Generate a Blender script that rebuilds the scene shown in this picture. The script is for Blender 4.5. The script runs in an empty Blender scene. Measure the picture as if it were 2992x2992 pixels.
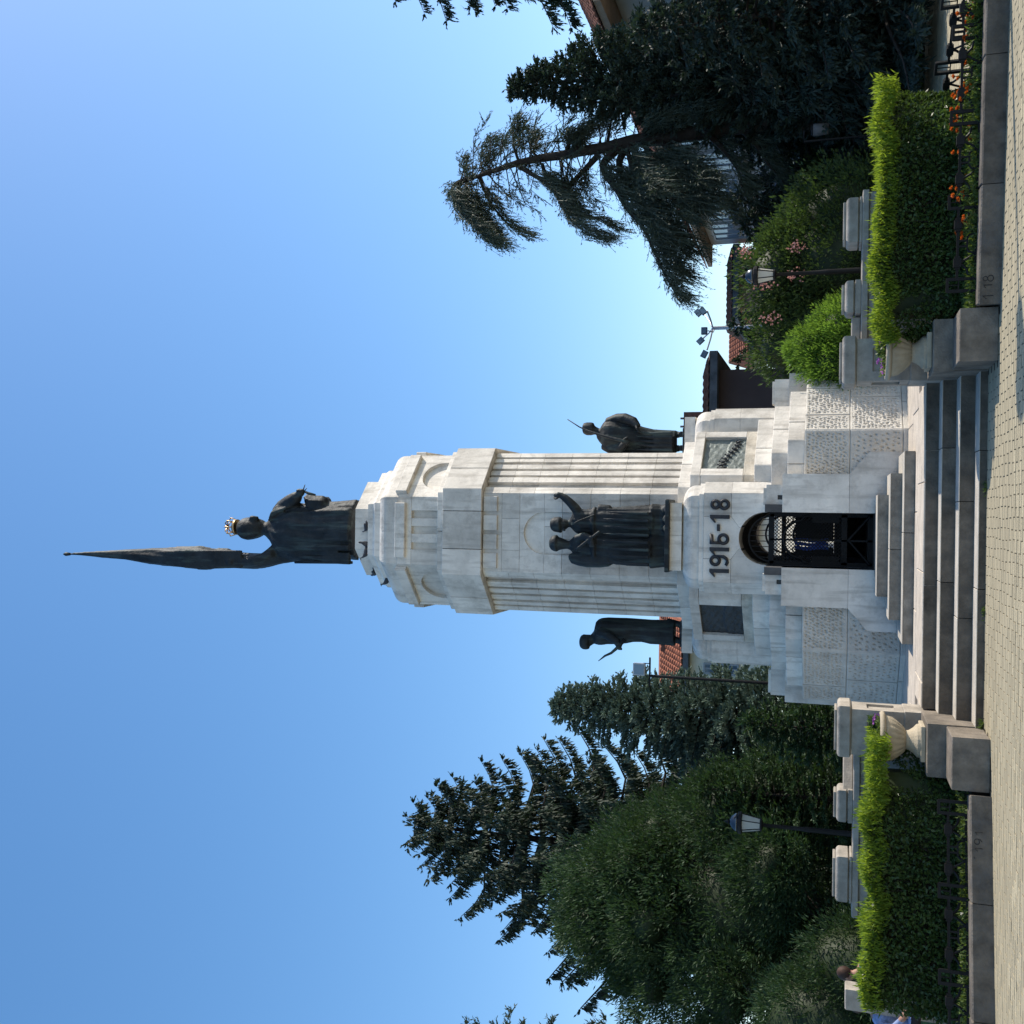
import bpy, bmesh, math, random
import numpy as np
from mathutils import Vector, Matrix
from math import sin, cos, pi, radians, tan, sqrt

S = bpy.context.scene
COL = S.collection
rng = np.random.default_rng(7)
random.seed(7)

# ------------------------------------------------------------------ camera
FPX, CPX, PITCH, ROLL, HC = 3000.0, 1496.0, radians(17.48), 0.014, 1.6
cam = bpy.data.cameras.new('camera')
camo = bpy.data.objects.new('camera', cam)
COL.objects.link(camo)
cam.sensor_width = 36.0
cam.lens = 36.0 * FPX / (2 * CPX)
cam.clip_end = 3000.0
_R0 = Vector((1, 0, 0)); _U0 = Vector((0, -sin(PITCH), cos(PITCH))); _F = Vector((0, cos(PITCH), sin(PITCH)))
_R = _R0 * cos(ROLL) + _U0 * sin(ROLL)
_U = _U0 * cos(ROLL) - _R0 * sin(ROLL)
# the phone was held on its side: picture-up is the world's right, picture-right is the world's down
_m = Matrix((-_U, _R, -_F)).transposed().to_4x4()
_m.translation = (0, 0, HC)
camo.matrix_world = _m
S.camera = camo

# ------------------------------------------------------------------ light
SUN_EL = radians(39.0)
SUN_AZ = math.atan2(0.974, 0.228)                      # from +Y towards +X
w = bpy.data.worlds.new('World'); S.world = w; w.use_nodes = True
nt = w.node_tree
bg = nt.nodes['Background']
sky = nt.nodes.new('ShaderNodeTexSky')
sky.sky_type = 'NISHITA'; sky.sun_disc = False
sky.sun_elevation = SUN_EL; sky.sun_rotation = SUN_AZ
sky.air_density = 1.0; sky.dust_density = 1.2; sky.ozone_density = 2.0; sky.altitude = 500
hs_ = nt.nodes.new('ShaderNodeHueSaturation'); hs_.inputs['Saturation'].default_value = 1.38; hs_.inputs['Value'].default_value = 1.10
gm_ = nt.nodes.new('ShaderNodeGamma'); gm_.inputs['Gamma'].default_value = .80; nt.links.new(sky.outputs[0], gm_.inputs['Color']); nt.links.new(gm_.outputs[0], hs_.inputs['Color']); nt.links.new(hs_.outputs[0], bg.inputs[0])
bg.inputs[1].default_value = 0.15
sl = bpy.data.lights.new('sun', 'SUN'); sl.energy = 3.3; sl.angle = radians(0.53); sl.color = (1, .915, .80)
so = bpy.data.objects.new('sun', sl); COL.objects.link(so)
sdir = Vector((sin(SUN_AZ) * cos(SUN_EL), cos(SUN_AZ) * cos(SUN_EL), sin(SUN_EL)))
so.rotation_euler = sdir.to_track_quat('Z', 'Y').to_euler()
so.location = (20, 5, 30)
S.view_settings.view_transform = 'Standard'
S.view_settings.look = 'None'
S.view_settings.exposure = 0.93
S.view_settings.gamma = 1.0
S.render.engine = 'CYCLES'
S.render.resolution_x = S.render.resolution_y = 1024

# ------------------------------------------------------------------ measuring helper: a point seen at (u, v) of the upright photograph, at depth Y or height Z
def at(u, v, Y=None, Z=None):
    a = u - CPX; b = CPX - v
    up = (b + a * ROLL) / (1 + ROLL * ROLL); du = a - up * ROLL
    d = (du, FPX * cos(PITCH) - up * sin(PITCH), FPX * sin(PITCH) + up * cos(PITCH))
    t = Y / d[1] if Y is not None else (Z - HC) / d[2]
    return Vector((d[0] * t, d[1] * t, d[2] * t + HC))

# ------------------------------------------------------------------ objects
def link(name, me, parent=None):
    o = bpy.data.objects.new(name, me); COL.objects.link(o)
    if parent: o.parent = parent
    return o
def thing(name, label, cat, loc=(0, 0, 0), group=None, rz=0):
    o = link(name, None); o.location = loc; o.rotation_euler = (0, 0, rz)
    o.empty_display_size = .2
    o['label'] = label; o['category'] = cat
    if group: o['group'] = group
    return o
def tag(o, label, cat, group=None):
    o['label'] = label; o['category'] = cat
    if group: o['group'] = group
    return o
def struct(o): o['kind'] = 'structure'; return o
def stuff(o): o['kind'] = 'stuff'; return o
def copy_tree(o, parent=None):
    c = o.copy(); COL.objects.link(c); c.parent = parent
    for ch in list(o.children): copy_tree(ch, c)
    return c

class MB:
    def __init__(s, xf=None): s.v = []; s.f = []; s.xf = xf
    def add(s, vs, fs):
        n = len(s.v)
        if s.xf: vs = [s.xf(*p) for p in vs]
        s.v += [tuple(p) for p in vs]; s.f += [tuple(i + n for i in f) for f in fs]
    def box(s, x0, x1, y0, y1, z0, z1, e=0.0):
        if e <= 0:
            s.add([(x0, y0, z0), (x1, y0, z0), (x1, y1, z0), (x0, y1, z0), (x0, y0, z1), (x1, y0, z1), (x1, y1, z1), (x0, y1, z1)],
                  [(3, 2, 1, 0), (4, 5, 6, 7), (0, 1, 5, 4), (1, 2, 6, 5), (2, 3, 7, 6), (3, 0, 4, 7)])
        else:
            s.prism([(x0, y0), (x1, y0), (x1, y1), (x0, y1)], z0, z1, e)
    def prism(s, P, z0, z1, e=0.0):
        """plan polygon (counter-clockwise) from z0 to z1, arrises chamfered by e at top"""
        n = len(P)
        if e > 0:
            Q = inset(P, e); rings = [(Q, z0), (P, z0 + e), (P, z1 - e), (Q, z1)]
        else: rings = [(P, z0), (P, z1)]
        vs = [(x, y, z) for R, z in rings for x, y in R]; fs = []
        for k in range(len(rings) - 1):
            for i in range(n):
                j = (i + 1) % n
                fs.append((k * n + i, k * n + j, (k + 1) * n + j, (k + 1) * n + i))
        fs.append(tuple(range(n - 1, -1, -1))); m = (len(rings) - 1) * n
        fs.append(tuple(range(m, m + n)))
        s.add(vs, fs)
    def slab(s, P, d0, d1, f):
        """polygon P of (s, z) extruded from depth d0 to d1; f(s, d, z) -> xyz"""
        n = len(P)
        vs = [f(a, d0, b) for a, b in P] + [f(a, d1, b) for a, b in P]
        fs = [tuple(range(n)), tuple(range(2 * n - 1, n - 1, -1))]
        for i in range(n):
            j = (i + 1) % n; fs.append((i, i + n, j + n, j))
        s.add(vs, fs)
    def rings(s, R, cap=True, close=True):
        n = len(R[0]); vs = [p for r in R for p in r]; fs = []
        for k in range(len(R) - 1):
            for i in range(n if close else n - 1):
                j = (i + 1) % n
                fs.append((k * n + i, k * n + j, (k + 1) * n + j, (k + 1) * n + i))
        if cap:
            fs.append(tuple(range(n - 1, -1, -1))); m = (len(R) - 1) * n; fs.append(tuple(range(m, m + n)))
        s.add(vs, fs)
    def lathe(s, prof, n=20, c=(0, 0, 0), flute=None):
        R = []
        for r, z in prof:
            R.append([(c[0] + r * (1 + (flute(2 * pi * i / n, z) if flute else 0)) * cos(2 * pi * i / n),
                       c[1] + r * (1 + (flute(2 * pi * i / n, z) if flute else 0)) * sin(2 * pi * i / n), c[2] + z) for i in range(n)])
        s.rings(R)
    def tube(s, path, rad, n=6):
        path = [Vector(p) for p in path]; R = []
        if not isinstance(rad, (list, tuple)): rad = [rad] * len(path)
        for i, p in enumerate(path):
            t = (path[min(i + 1, len(path) - 1)] - path[max(i - 1, 0)])
            if t.length < 1e-9: t = Vector((0, 0, 1))
            t.normalize()
            a = t.cross(Vector((0, 1, 0)) if abs(t.y) < .9 else Vector((1, 0, 0))).normalized(); b = t.cross(a)
            R.append([tuple(p + (a * cos(2 * pi * k / n) + b * sin(2 * pi * k / n)) * rad[i]) for k in range(n)])
        s.rings(R)
    def ball(s, c, r, n=14, m=9):
        rx, ry, rz = r if isinstance(r, (tuple, list)) else (r, r, r)
        R = []
        for k in range(m + 1):
            a = -pi / 2 + pi * k / m; q = max(cos(a), .02)
            R.append([(c[0] + rx * q * cos(2 * pi * i / n), c[1] + ry * q * sin(2 * pi * i / n), c[2] + rz * sin(a)) for i in range(n)])
        s.rings(R)
    def bar(s, a, b, wd, up=(0, 0, 1), th=None):
        a = Vector(a); b = Vector(b); t = (b - a).normalized(); u = Vector(up)
        sd = t.cross(u)
        if sd.length < 1e-6: sd = t.cross(Vector((1, 0, 0)))
        sd.normalize(); u2 = sd.cross(t); th = th or wd
        vs = []
        for p in (a, b):
            for i, j in ((-1, -1), (1, -1), (1, 1), (-1, 1)): vs.append(tuple(p + sd * i * wd / 2 + u2 * j * th / 2))
        s.add(vs, [(0, 1, 2, 3), (7, 6, 5, 4), (0, 4, 5, 1), (1, 5, 6, 2), (2, 6, 7, 3), (3, 7, 4, 0)])
    def mesh(s, name, smooth=False, fix=True):
        me = bpy.data.meshes.new(name); me.from_pydata(s.v, [], s.f)
        if fix:
            b = bmesh.new(); b.from_mesh(me); bmesh.ops.recalc_face_normals(b, faces=b.faces); b.to_mesh(me); b.free()
        if smooth: me.polygons.foreach_set('use_smooth', [True] * len(me.polygons))
        return me
    def build(s, name, mat, parent=None, smooth=False, fix=True):
        me = s.mesh(name, smooth, fix); me.materials.append(mat)
        return link(name, me, parent)

def inset(P, e):
    n = len(P); out = []
    for i in range(n):
        p0 = Vector(P[i - 1]); p = Vector(P[i]); p1 = Vector(P[(i + 1) % n])
        d0 = (p - p0).normalized(); d1 = (p1 - p).normalized()
        n0 = Vector((-d0.y, d0.x)); n1 = Vector((-d1.y, d1.x))
        b = (n0 + n1); k = b.length_squared
        q = p + b * (2 * e / k if k > 1e-6 else 0)
        out.append((q.x, q.y))
    return out

# ------------------------------------------------------------------ materials
def mat(name, col, rough=.8, var=.15, scale=3.0, bump=.2, bscale=40., metal=0., spec=.3, rnd=.08, col2=None, streak=0., stain=None, coord='Object', grime=0., gscale=2.2):
    m = bpy.data.materials.new(name); m.use_nodes = True
    n = m.node_tree.nodes; l = m.node_tree.links; b = n['Principled BSDF']
    b.inputs['Roughness'].default_value = rough; b.inputs['Metallic'].default_value = metal
    b.inputs['Specular IOR Level'].default_value = spec
    tc = n.new('ShaderNodeTexCoord'); co = tc.outputs[coord]
    no = n.new('ShaderNodeTexNoise'); no.inputs['Scale'].default_value = scale; no.inputs['Detail'].default_value = 8; no.inputs['Roughness'].default_value = .65
    l.new(co, no.inputs['Vector'])
    mr = n.new('ShaderNodeMapRange'); l.new(no.outputs[0], mr.inputs[0]); mr.inputs[1].default_value = .3; mr.inputs[2].default_value = .72
    mx = n.new('ShaderNodeMix'); mx.data_type = 'RGBA'
    c2 = col2 or tuple(c * (1 - 2 * var) for c in col); c1 = tuple(c * (1 + var * .4) for c in col)
    mx.inputs[6].default_value = (*c2, 1); mx.inputs[7].default_value = (*c1, 1)
    l.new(mr.outputs[0], mx.inputs[0]); out = mx.outputs[2]
    if streak > 0:                                              # rain streaks: noise drawn out along z
        mp = n.new('ShaderNodeMapping'); mp.inputs['Scale'].default_value = (6, 6, .7); l.new(co, mp.inputs[0])
        n2 = n.new('ShaderNodeTexNoise'); n2.inputs['Scale'].default_value = 1.6; n2.inputs['Detail'].default_value = 5; l.new(mp.outputs[0], n2.inputs['Vector'])
        r2 = n.new('ShaderNodeMapRange'); l.new(n2.outputs[0], r2.inputs[0]); r2.inputs[1].default_value = .52; r2.inputs[2].default_value = .75; r2.inputs[4].default_value = streak
        m2 = n.new('ShaderNodeMix'); m2.data_type = 'RGBA'; l.new(r2.outputs[0], m2.inputs[0]); l.new(out, m2.inputs[6])
        m2.inputs[7].default_value = (*(stain or tuple(c * .35 for c in col)), 1); out = m2.outputs[2]
    if grime > 0:                                               # broad weathering patches
        n4 = n.new('ShaderNodeTexNoise'); n4.inputs['Scale'].default_value = gscale; n4.inputs['Detail'].default_value = 10; n4.inputs['Roughness'].default_value = .72; l.new(co, n4.inputs['Vector'])
        r4 = n.new('ShaderNodeMapRange'); l.new(n4.outputs[0], r4.inputs[0]); r4.inputs[1].default_value = .50; r4.inputs[2].default_value = .70; r4.inputs[4].default_value = grime
        m4 = n.new('ShaderNodeMix'); m4.data_type = 'RGBA'; l.new(r4.outputs[0], m4.inputs[0]); l.new(out, m4.inputs[6]); m4.inputs[7].default_value = (*(stain or tuple(c * .35 for c in col)), 1); out = m4.outputs[2]
    if rnd > 0:
        oi = n.new('ShaderNodeObjectInfo'); r3 = n.new('ShaderNodeMapRange'); l.new(oi.outputs['Random'], r3.inputs[0])
        r3.inputs[3].default_value = 1 - rnd; r3.inputs[4].default_value = 1 + rnd * .6
        hv = n.new('ShaderNodeHueSaturation'); l.new(r3.outputs[0], hv.inputs['Value']); l.new(out, hv.inputs['Color']); out = hv.outputs[0]
    l.new(out, b.inputs['Base Color'])
    if bump > 0:
        nb = n.new('ShaderNodeTexNoise'); nb.inputs['Scale'].default_value = bscale; nb.inputs['Detail'].default_value = 6; l.new(co, nb.inputs['Vector'])
        bp = n.new('ShaderNodeBump'); bp.inputs['Strength'].default_value = bump; bp.inputs['Distance'].default_value = .02
        l.new(nb.outputs[0], bp.inputs['Height']); l.new(bp.outputs[0], b.inputs['Normal'])
    return m

def leafmat(name, col, trans=.3, var=.35, scale=1.2, tcol=None, rough=.6):
    m = bpy.data.materials.new(name); m.use_nodes = True
    n = m.node_tree.nodes; l = m.node_tree.links; b = n['Principled BSDF']
    b.inputs['Roughness'].default_value = rough; b.inputs['Specular IOR Level'].default_value = .25
    tc = n.new('ShaderNodeTexCoord'); no = n.new('ShaderNodeTexNoise'); no.inputs['Scale'].default_value = scale; no.inputs['Detail'].default_value = 6
    l.new(tc.outputs['Object'], no.inputs['Vector'])
    mr = n.new('ShaderNodeMapRange'); l.new(no.outputs[0], mr.inputs[0]); mr.inputs[1].default_value = .3; mr.inputs[2].default_value = .7
    mx = n.new('ShaderNodeMix'); mx.data_type = 'RGBA'; l.new(mr.outputs[0], mx.inputs[0])
    mx.inputs[6].default_value = (*[c * (1 - var) for c in col], 1); mx.inputs[7].default_value = (*[c * (1 + var) for c in col], 1)
    l.new(mx.outputs[2], b.inputs['Base Color'])
    if trans > 0:
        t = n.new('ShaderNodeBsdfTranslucent'); tc_ = tcol or (col[0] * 1.7, col[1] * 1.8, col[2] * .8)
        t.inputs[0].default_value = (*tc_, 1)
        ms = n.new('ShaderNodeMixShader'); ms.inputs[0].default_value = trans
        l.new(b.outputs[0], ms.inputs[1]); l.new(t.outputs[0], ms.inputs[2]); l.new(ms.outputs[0], n['Material Output'].inputs[0])
    return m

M = {}
M['marble'] = mat('white_marble', (.73, .685, .61), .78, .16, 1.7, .35, 26, rnd=.15, streak=.70, stain=(.29, .262, .222), grime=.60, gscale=2.8)
M['marble_stained'] = mat('stained_marble', (.62, .56, .46), .8, .25, 5, .5, 30, rnd=.05, streak=.5, stain=(.32, .27, .2))
M['rust_stone'] = mat('pitted_stone', (.60, .56, .49), .9, .16, 3, .5, 45, rnd=.05, streak=.2)
M['step'] = mat('step_stone', (.168, .140, .108), .88, .34, 3.2, .5, 40, rnd=.18, streak=.5, grime=.6, gscale=4, stain=(.06, .056, .05))  # riser tone, set dark to stand for the shade on them
M['tread'] = mat('sunlit_tread', (.50, .455, .38), .85, .15, 4, .3, 50, rnd=.06)  # pale copy of the step stone: sunlight on step tops put into the colour
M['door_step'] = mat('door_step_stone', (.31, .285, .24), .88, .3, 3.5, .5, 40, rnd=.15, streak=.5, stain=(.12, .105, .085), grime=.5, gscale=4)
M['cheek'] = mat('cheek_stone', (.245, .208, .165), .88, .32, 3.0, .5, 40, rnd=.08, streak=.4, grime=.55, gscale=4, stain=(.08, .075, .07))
M['terrace'] = mat('terrace_stone', (.56, .49, .40), .85, .16, 4, .4, 30, rnd=.06)
M['pier'] = mat('pier_stone', (.39, .35, .295), .85, .24, 4.4, .3, 40, rnd=.05, streak=.3, stain=(.2, .19, .17))
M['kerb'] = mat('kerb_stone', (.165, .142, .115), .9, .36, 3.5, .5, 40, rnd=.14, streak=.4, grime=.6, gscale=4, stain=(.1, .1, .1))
M['bronze'] = mat('dark_bronze', (.021, .027, .031), .62, .4, 3, .6, 14, metal=.30, spec=.4, rnd=0, streak=.55, stain=(.085, .125, .115))
M['relief'] = mat('lit_relief_bronze', (.20, .225, .21), .6, .2, 6, .5, 22, metal=.25, rnd=0)  # sunlit tone of the plaque bronze, light put into the colour
M['relief_dark'] = mat('shaded_relief_bronze', (.05, .055, .06), .55, .2, 6, .5, 22, metal=.4, rnd=0)  # darker copy of the plaque bronze: shade put into the colour; figures share it
M['gold'] = mat('gilded_crown', (.55, .38, .22), .36, .1, 20, 0, metal=1., rnd=0)
M['iron'] = mat('black_iron', (.012, .012, .013), .55, .2, 20, .2, 60, metal=.3, rnd=0)
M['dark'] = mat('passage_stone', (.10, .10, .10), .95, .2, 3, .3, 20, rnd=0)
M['lead'] = mat('numeral_bronze', (.045, .045, .05), .5, .2, 12, .2, 40, metal=.4, rnd=0)
M['paver'] = mat('paver', (.44, .38, .252), .9, .14, 7, .4, 70, rnd=.17, coord='Generated')
M['pavebed'] = mat('paving_bed', (.15, .125, .09), .95, .2, 8, .3, 60, rnd=0)
M['asphalt'] = mat('distant_paving', (.30, .275, .215), .95, .12, 2, .3, 40, rnd=0)
M['soil'] = mat('soil', (.05, .036, .025), 1, .4, 6, .8, 20, rnd=0)
M['lawn'] = mat('lawn', (.055, .11, .025), 1, .4, 2.5, .9, 60, rnd=0)
M['urn'] = mat('urn_stone', (.41, .35, .255), .85, .14, 6, .3, 50, rnd=.03)
M['bark'] = mat('bark', (.045, .038, .032), .95, .3, 8, .8, 14, rnd=0)

# ------------------------------------------------------------------ THE MONUMENT
CX, CY = -.37, 19.1
mon = thing('monument', 'tall white marble war monument with stepped eight-sided pedestal, fluted shaft and arched gate', 'monument', (CX, CY, 0))

def octv(A, c):
    a = A - c
    return [(-a, -A), (a, -A), (A, -a), (A, a), (a, A), (-a, A), (-A, a), (-A, -a)]
def face_frame(A, c, k):
    v = octv(A, c); p = Vector(v[k]); q = Vector(v[(k + 1) % 8]); L = (q - p).length
    t = (q - p) / L; nrm = Vector((t.y, -t.x)); mid = (p + q) / 2
    def f(s, d, z):                                            # s along the face, d outwards
        r = mid + t * s + nrm * d
        return (r.x, r.y, z)
    return f, L
def block(f, s0, s1, z0, z1, d0, d1, e=.008, m0=0., m1=0.):
    """an ashlar: outer face at d1 (chamfered arrises), inner at d0; m0/m1 slide the inner ends (mitre)"""
    mb = MB()
    V = [f(s0 + m0, d0, z0), f(s1 - m1, d0, z0), f(s1 - m1, d0, z1), f(s0 + m0, d0, z1),
         f(s0, d1 - e, z0), f(s1, d1 - e, z0), f(s1, d1 - e, z1), f(s0, d1 - e, z1),
         f(s0 + e, d1, z0 + e), f(s1 - e, d1, z0 + e), f(s1 - e, d1, z1 - e), f(s0 + e, d1, z1 - e)]
    F = [(3, 2, 1, 0), (0, 1, 5, 4), (1, 2, 6, 5), (2, 3, 7, 6), (3, 0, 4, 7), (4, 5, 9, 8), (5, 6, 10, 9), (6, 7, 11, 10), (7, 4, 8, 11), (8, 9, 10, 11)]
    mb.add(V, F); return mb
G = .0055
NSTONE = [0]; SHOWN = [0]; REAR = {}; HIDE_Y = .2
def stone(mb, material='marble', name='stone', parent=mon, smooth=False):
    NSTONE[0] += 1
    if name == 'stone' and parent is mon and sum(p[1] for p in mb.v) / len(mb.v) > HIDE_Y:      # round the back: kept as one part
        b = REAR.setdefault(material, MB()); n0 = len(b.v); b.v += mb.v; b.f += [tuple(i + n0 for i in f) for f in mb.f]; return None
    SHOWN[0] += name == 'stone'
    return mb.build(name, M[material], parent, smooth)
def ring(A, c, z0, z1, splits, th=.5, material='marble', skip=(), gap=None, faces=range(8)):
    """one course of an eight-sided drum; splits[k] = joint positions (fractions) on face k; gap = half width left open on faces 0 and 4"""
    for k in faces:
        if k in skip: continue
        f, L = face_frame(A, c, k)
        js = [0.] + list(splits.get(k, [])) + [1.]
        if k in (0, 4) and gap:
            g0 = .5 - gap / L; g1 = .5 + gap / L
            parts = [(a, min(b, g0)) for a, b in zip(js[:-1], js[1:]) if a < g0 - 1e-4] + [(max(a, g1), b) for a, b in zip(js[:-1], js[1:]) if b > g1 + 1e-4]
        else: parts = list(zip(js[:-1], js[1:]))
        mit = th * .4142
        for a, b in parts:
            s0 = (a - .5) * L + (G if a > 0 else 0); s1 = (b - .5) * L - (G if b < 1 else 0)
            stone(block(f, s0, s1, z0 + G * .5, z1 - G * .5, -th, 0, .007, mit if a == 0 else 0, mit if b == 1 else 0), material)

DH = .425                                                      # half width of the doorway
SP = {0: [.2, .8], 4: [.2, .8], 1: [.5], 3: [.5], 5: [.5], 7: [.5], 2: [.25, .5, .75], 6: [.25, .5, .75]}
SQ = {0: [.12, .88], 4: [.12, .88], 1: [.36], 3: [.3], 5: [.6], 7: [.62], 2: [.2, .6], 6: [.4, .8]}
# rusticated base: two courses of pitted blocks
def pitted(f, s0, s1, z0, z1, seed, th=.4, m0=0., m1=0., side=0):
    r = np.random.default_rng(seed)
    nx = max(4, int((s1 - s0) / .0125)); nz = int((z1 - z0) / .0125)
    X = np.linspace(s0, s1, nx); Z = np.linspace(z0, z1, nz)
    xx, zz = np.meshgrid(X, Z); h = np.zeros_like(xx)
    px, pz = (.050, .058) if seed not in (1, 2, 11, 12) else (.075, .085)
    for i in range(int((s1 - s0) / px) + 1):
        for j in range(int((z1 - z0) / pz) + 1):
            u = s0 + (i + .5 * (j % 2) + r.uniform(-.25, .25)) * px; v = z0 + (j + .5 + r.uniform(-.25, .25)) * pz
            i0, i1 = np.searchsorted(X, (u - .06, u + .06)); j0, j1 = np.searchsorted(Z, (v - .07, v + .07))
            if i1 - i0 < 2 or j1 - j0 < 2: continue
            dd = ((xx[j0:j1, i0:i1] - u) / r.uniform(.010, .0155)) ** 2 + ((zz[j0:j1, i0:i1] - v - .5 * (xx[j0:j1, i0:i1] - u)) / r.uniform(.014, .023)) ** 2
            h[j0:j1, i0:i1] -= np.exp(-dd ** 1.4) * r.uniform(.020, .034)
    h += r.normal(0, .0012, h.shape)
    mrg = np.minimum(np.minimum(xx - s0, s1 - xx), np.minimum(zz - z0, z1 - zz))
    h *= np.clip((mrg - .03) / .02, 0, 1)
    h -= np.clip((.012 - mrg) / .012, 0, 1) * .008
    vs = [f(xx[j, i], h[j, i], zz[j, i]) for j in range(nz) for i in range(nx)]
    fs = [(j * nx + i, j * nx + i + 1, (j + 1) * nx + i + 1, (j + 1) * nx + i) for j in range(nz - 1) for i in range(nx - 1)]
    mb = MB(); mb.add(vs, fs)
    n = len(vs)
    bk = [f(s0 + m0, -th, z0), f(s1 - m1, -th, z0), f(s1 - m1, -th, z1), f(s0 + m0, -th, z1)]
    bt = [i for i in range(nx)]; tp = [(nz - 1) * nx + i for i in range(nx)]
    lf = [j * nx for j in range(nz)]; rt = [j * nx + nx - 1 for j in range(nz)]
    mb.v += bk
    mb.f += [tuple(bt[::-1]) + (n, n + 1), tuple(tp) + (n + 2, n + 3), tuple(lf) + (n + 3, n), tuple(rt[::-1]) + (n + 1, n + 2), (n + 3, n + 2, n + 1, n)]
    return mb
A0, C0 = 2.61, .91
ZB = .57
sd = 0
for (z0, z1, sp) in ((ZB + .07, 1.40, {1: [.62], 7: [.45], 2: [.33, .66], 6: [.33, .66]}), (1.40, 2.07, {1: [.28, .8], 7: [.3], 2: [.5], 6: [.5]})):
    for k in (0, 1, 2, 6, 7):
        f, L = face_frame(A0, C0, k)
        js = [0] + sp.get(k, []) + [1]
        prs = list(zip(js[:-1], js[1:])) if k else [(0, .5 - DH / L), (.5 + DH / L, 1)]
        for a, b in prs:
            sd += 1
            s0 = (a - .5) * L + (G if a > 0 else 0); s1 = (b - .5) * L - (G if b < 1 else 0)
            stone(pitted(f, s0, s1, z0 + G / 2, z1 - G / 2, sd, .4, .4 * .4142 if a == 0 else 0, .4 * .4142 if b == 1 else 0), 'rust_stone')
    ring(A0, C0, z0, z1, SP, .4, 'rust_stone', skip=(0, 1, 2, 6, 7), gap=DH)
ring(A0 + .012, C0 + .005, ZB - .02, ZB + .07, SP, .45, 'rust_stone', gap=DH)
# stepped courses
ring(2.42, .86, 2.07, 2.33, SQ, .5, gap=.72)
ring(2.20, .83, 2.33, 2.59, SP, .5, gap=.72)
ring(2.00, .81, 2.59, 2.87, SQ, .5, gap=.72)
# the die with a bronze relief in a frame on each splayed face
AD, CD = 1.81, .78
ring(AD, CD, 2.87, 3.06, {}, .45, 'marble_stained', gap=.72, skip=(1, 3, 5, 7))
ring(AD, CD, 3.06, 3.76, {}, .45, gap=.72, skip=(1, 3, 5, 7))
ring(AD, CD, 3.76, 3.93, {}, .45, gap=.72, skip=(1, 3, 5, 7))
for k in (1, 3, 5, 7):
    f, L = face_frame(AD, CD, k); mit = .45 * .4142
    a0, a1 = (.15, .87) if k in (1, 5) else (.13, .85)
    s0, s1 = (a0 - .5) * L, (a1 - .5) * L
    stone(block(f, -L / 2, L / 2, 2.872, 3.06, -.45, 0, .006, mit, mit), 'marble_stained')
    stone(block(f, -L / 2, L / 2, 3.764, 3.928, -.45, 0, .006, mit, mit))
    stone(block(f, -L / 2, s0, 3.064, 3.76, -.45, 0, .006, mit, 0))
    stone(block(f, s1, L / 2, 3.064, 3.76, -.45, 0, .006, 0, mit))
    mb = MB(); r = random.Random(k)                            # relief panel: ground, hill line, trees, advancing figures
    NX, NZ = 60, 46
    hf = np.zeros((NZ, NX))
    gx, gz = np.meshgrid(np.linspace(0, 1, NX), np.linspace(0, 1, NZ))
    hill = .34 + .12 * np.sin(gx * 2.6 + .4)
    hf += np.where(gz < hill, .016, 0) + .004 * np.sin(gx * 23 + gz * 9) * np.sin(gz * 31)
    for q in range(26):
        a, b = r.random(), r.uniform(.5, .95)
        hf += .008 * np.exp(-((gx - a) / r.uniform(.006, .05)) ** 2 - ((gz - b) / r.uniform(.01, .06)) ** 2)
    for q in range(30):
        a, b = r.random(), r.uniform(.02, .3)
        hf += .012 * np.exp(-((gx - a) / r.uniform(.01, .03)) ** 2 - ((gz - b) / r.uniform(.01, .03)) ** 2)
    vs = [f(s0 + gx[j, i] * (s1 - s0), -.065 + hf[j, i], 3.06 + gz[j, i] * .70) for j in range(NZ) for i in range(NX)]
    mb.add(vs, [(j * NX + i, j * NX + i + 1, (j + 1) * NX + i + 1, (j + 1) * NX + i) for j in range(NZ - 1) for i in range(NX - 1)])
    pl = mb.build('relief_plaque', M['relief' if k == 1 else 'relief_dark'], mon, True, fix=False)
    pl['label'] = 'grey-green bronze relief of soldiers charging uphill' if k == 1 else 'bronze relief plaque coloured dark for shade'
    fg = MB()
    for q in range(9):                                         # a line of leaning figures, in high relief
        u = s0 + (.06 + .105 * q) * (s1 - s0); zz = 3.06 + .70 * (.30 + .12 * sin(q * .5 + .9) - .012 * q + .05); hgt = .125 - .006 * q
        fg.ball(f(u, -.03, zz + hgt), (.016, .016, .018), 8, 6)
        fg.tube([f(u - .012, -.03, zz + hgt * .85), f(u - .02, -.025, zz + hgt * .45), f(u - .03, -.03, zz + hgt * .3)], [.014, .024, .018], 6)
        fg.tube([f(u - .02, -.035, zz + hgt * .35), f(u + .02, -.03, zz + .02), f(u + .012, -.035, zz - .03)], [.014, .011, .008], 5)
        fg.tube([f(u - .03, -.035, zz + hgt * .35), f(u - .055, -.03, zz), f(u - .08, -.035, zz - .01)], [.014, .011, .008], 5)
        fg.tube([f(u + .0, -.02, zz + hgt * .7), f(u + .07, -.02, zz + hgt * .95)], [.006, .004], 5)
    if k == 1: fo = fg.build('relief_figures', M['relief_dark'], pl, True)
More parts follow.
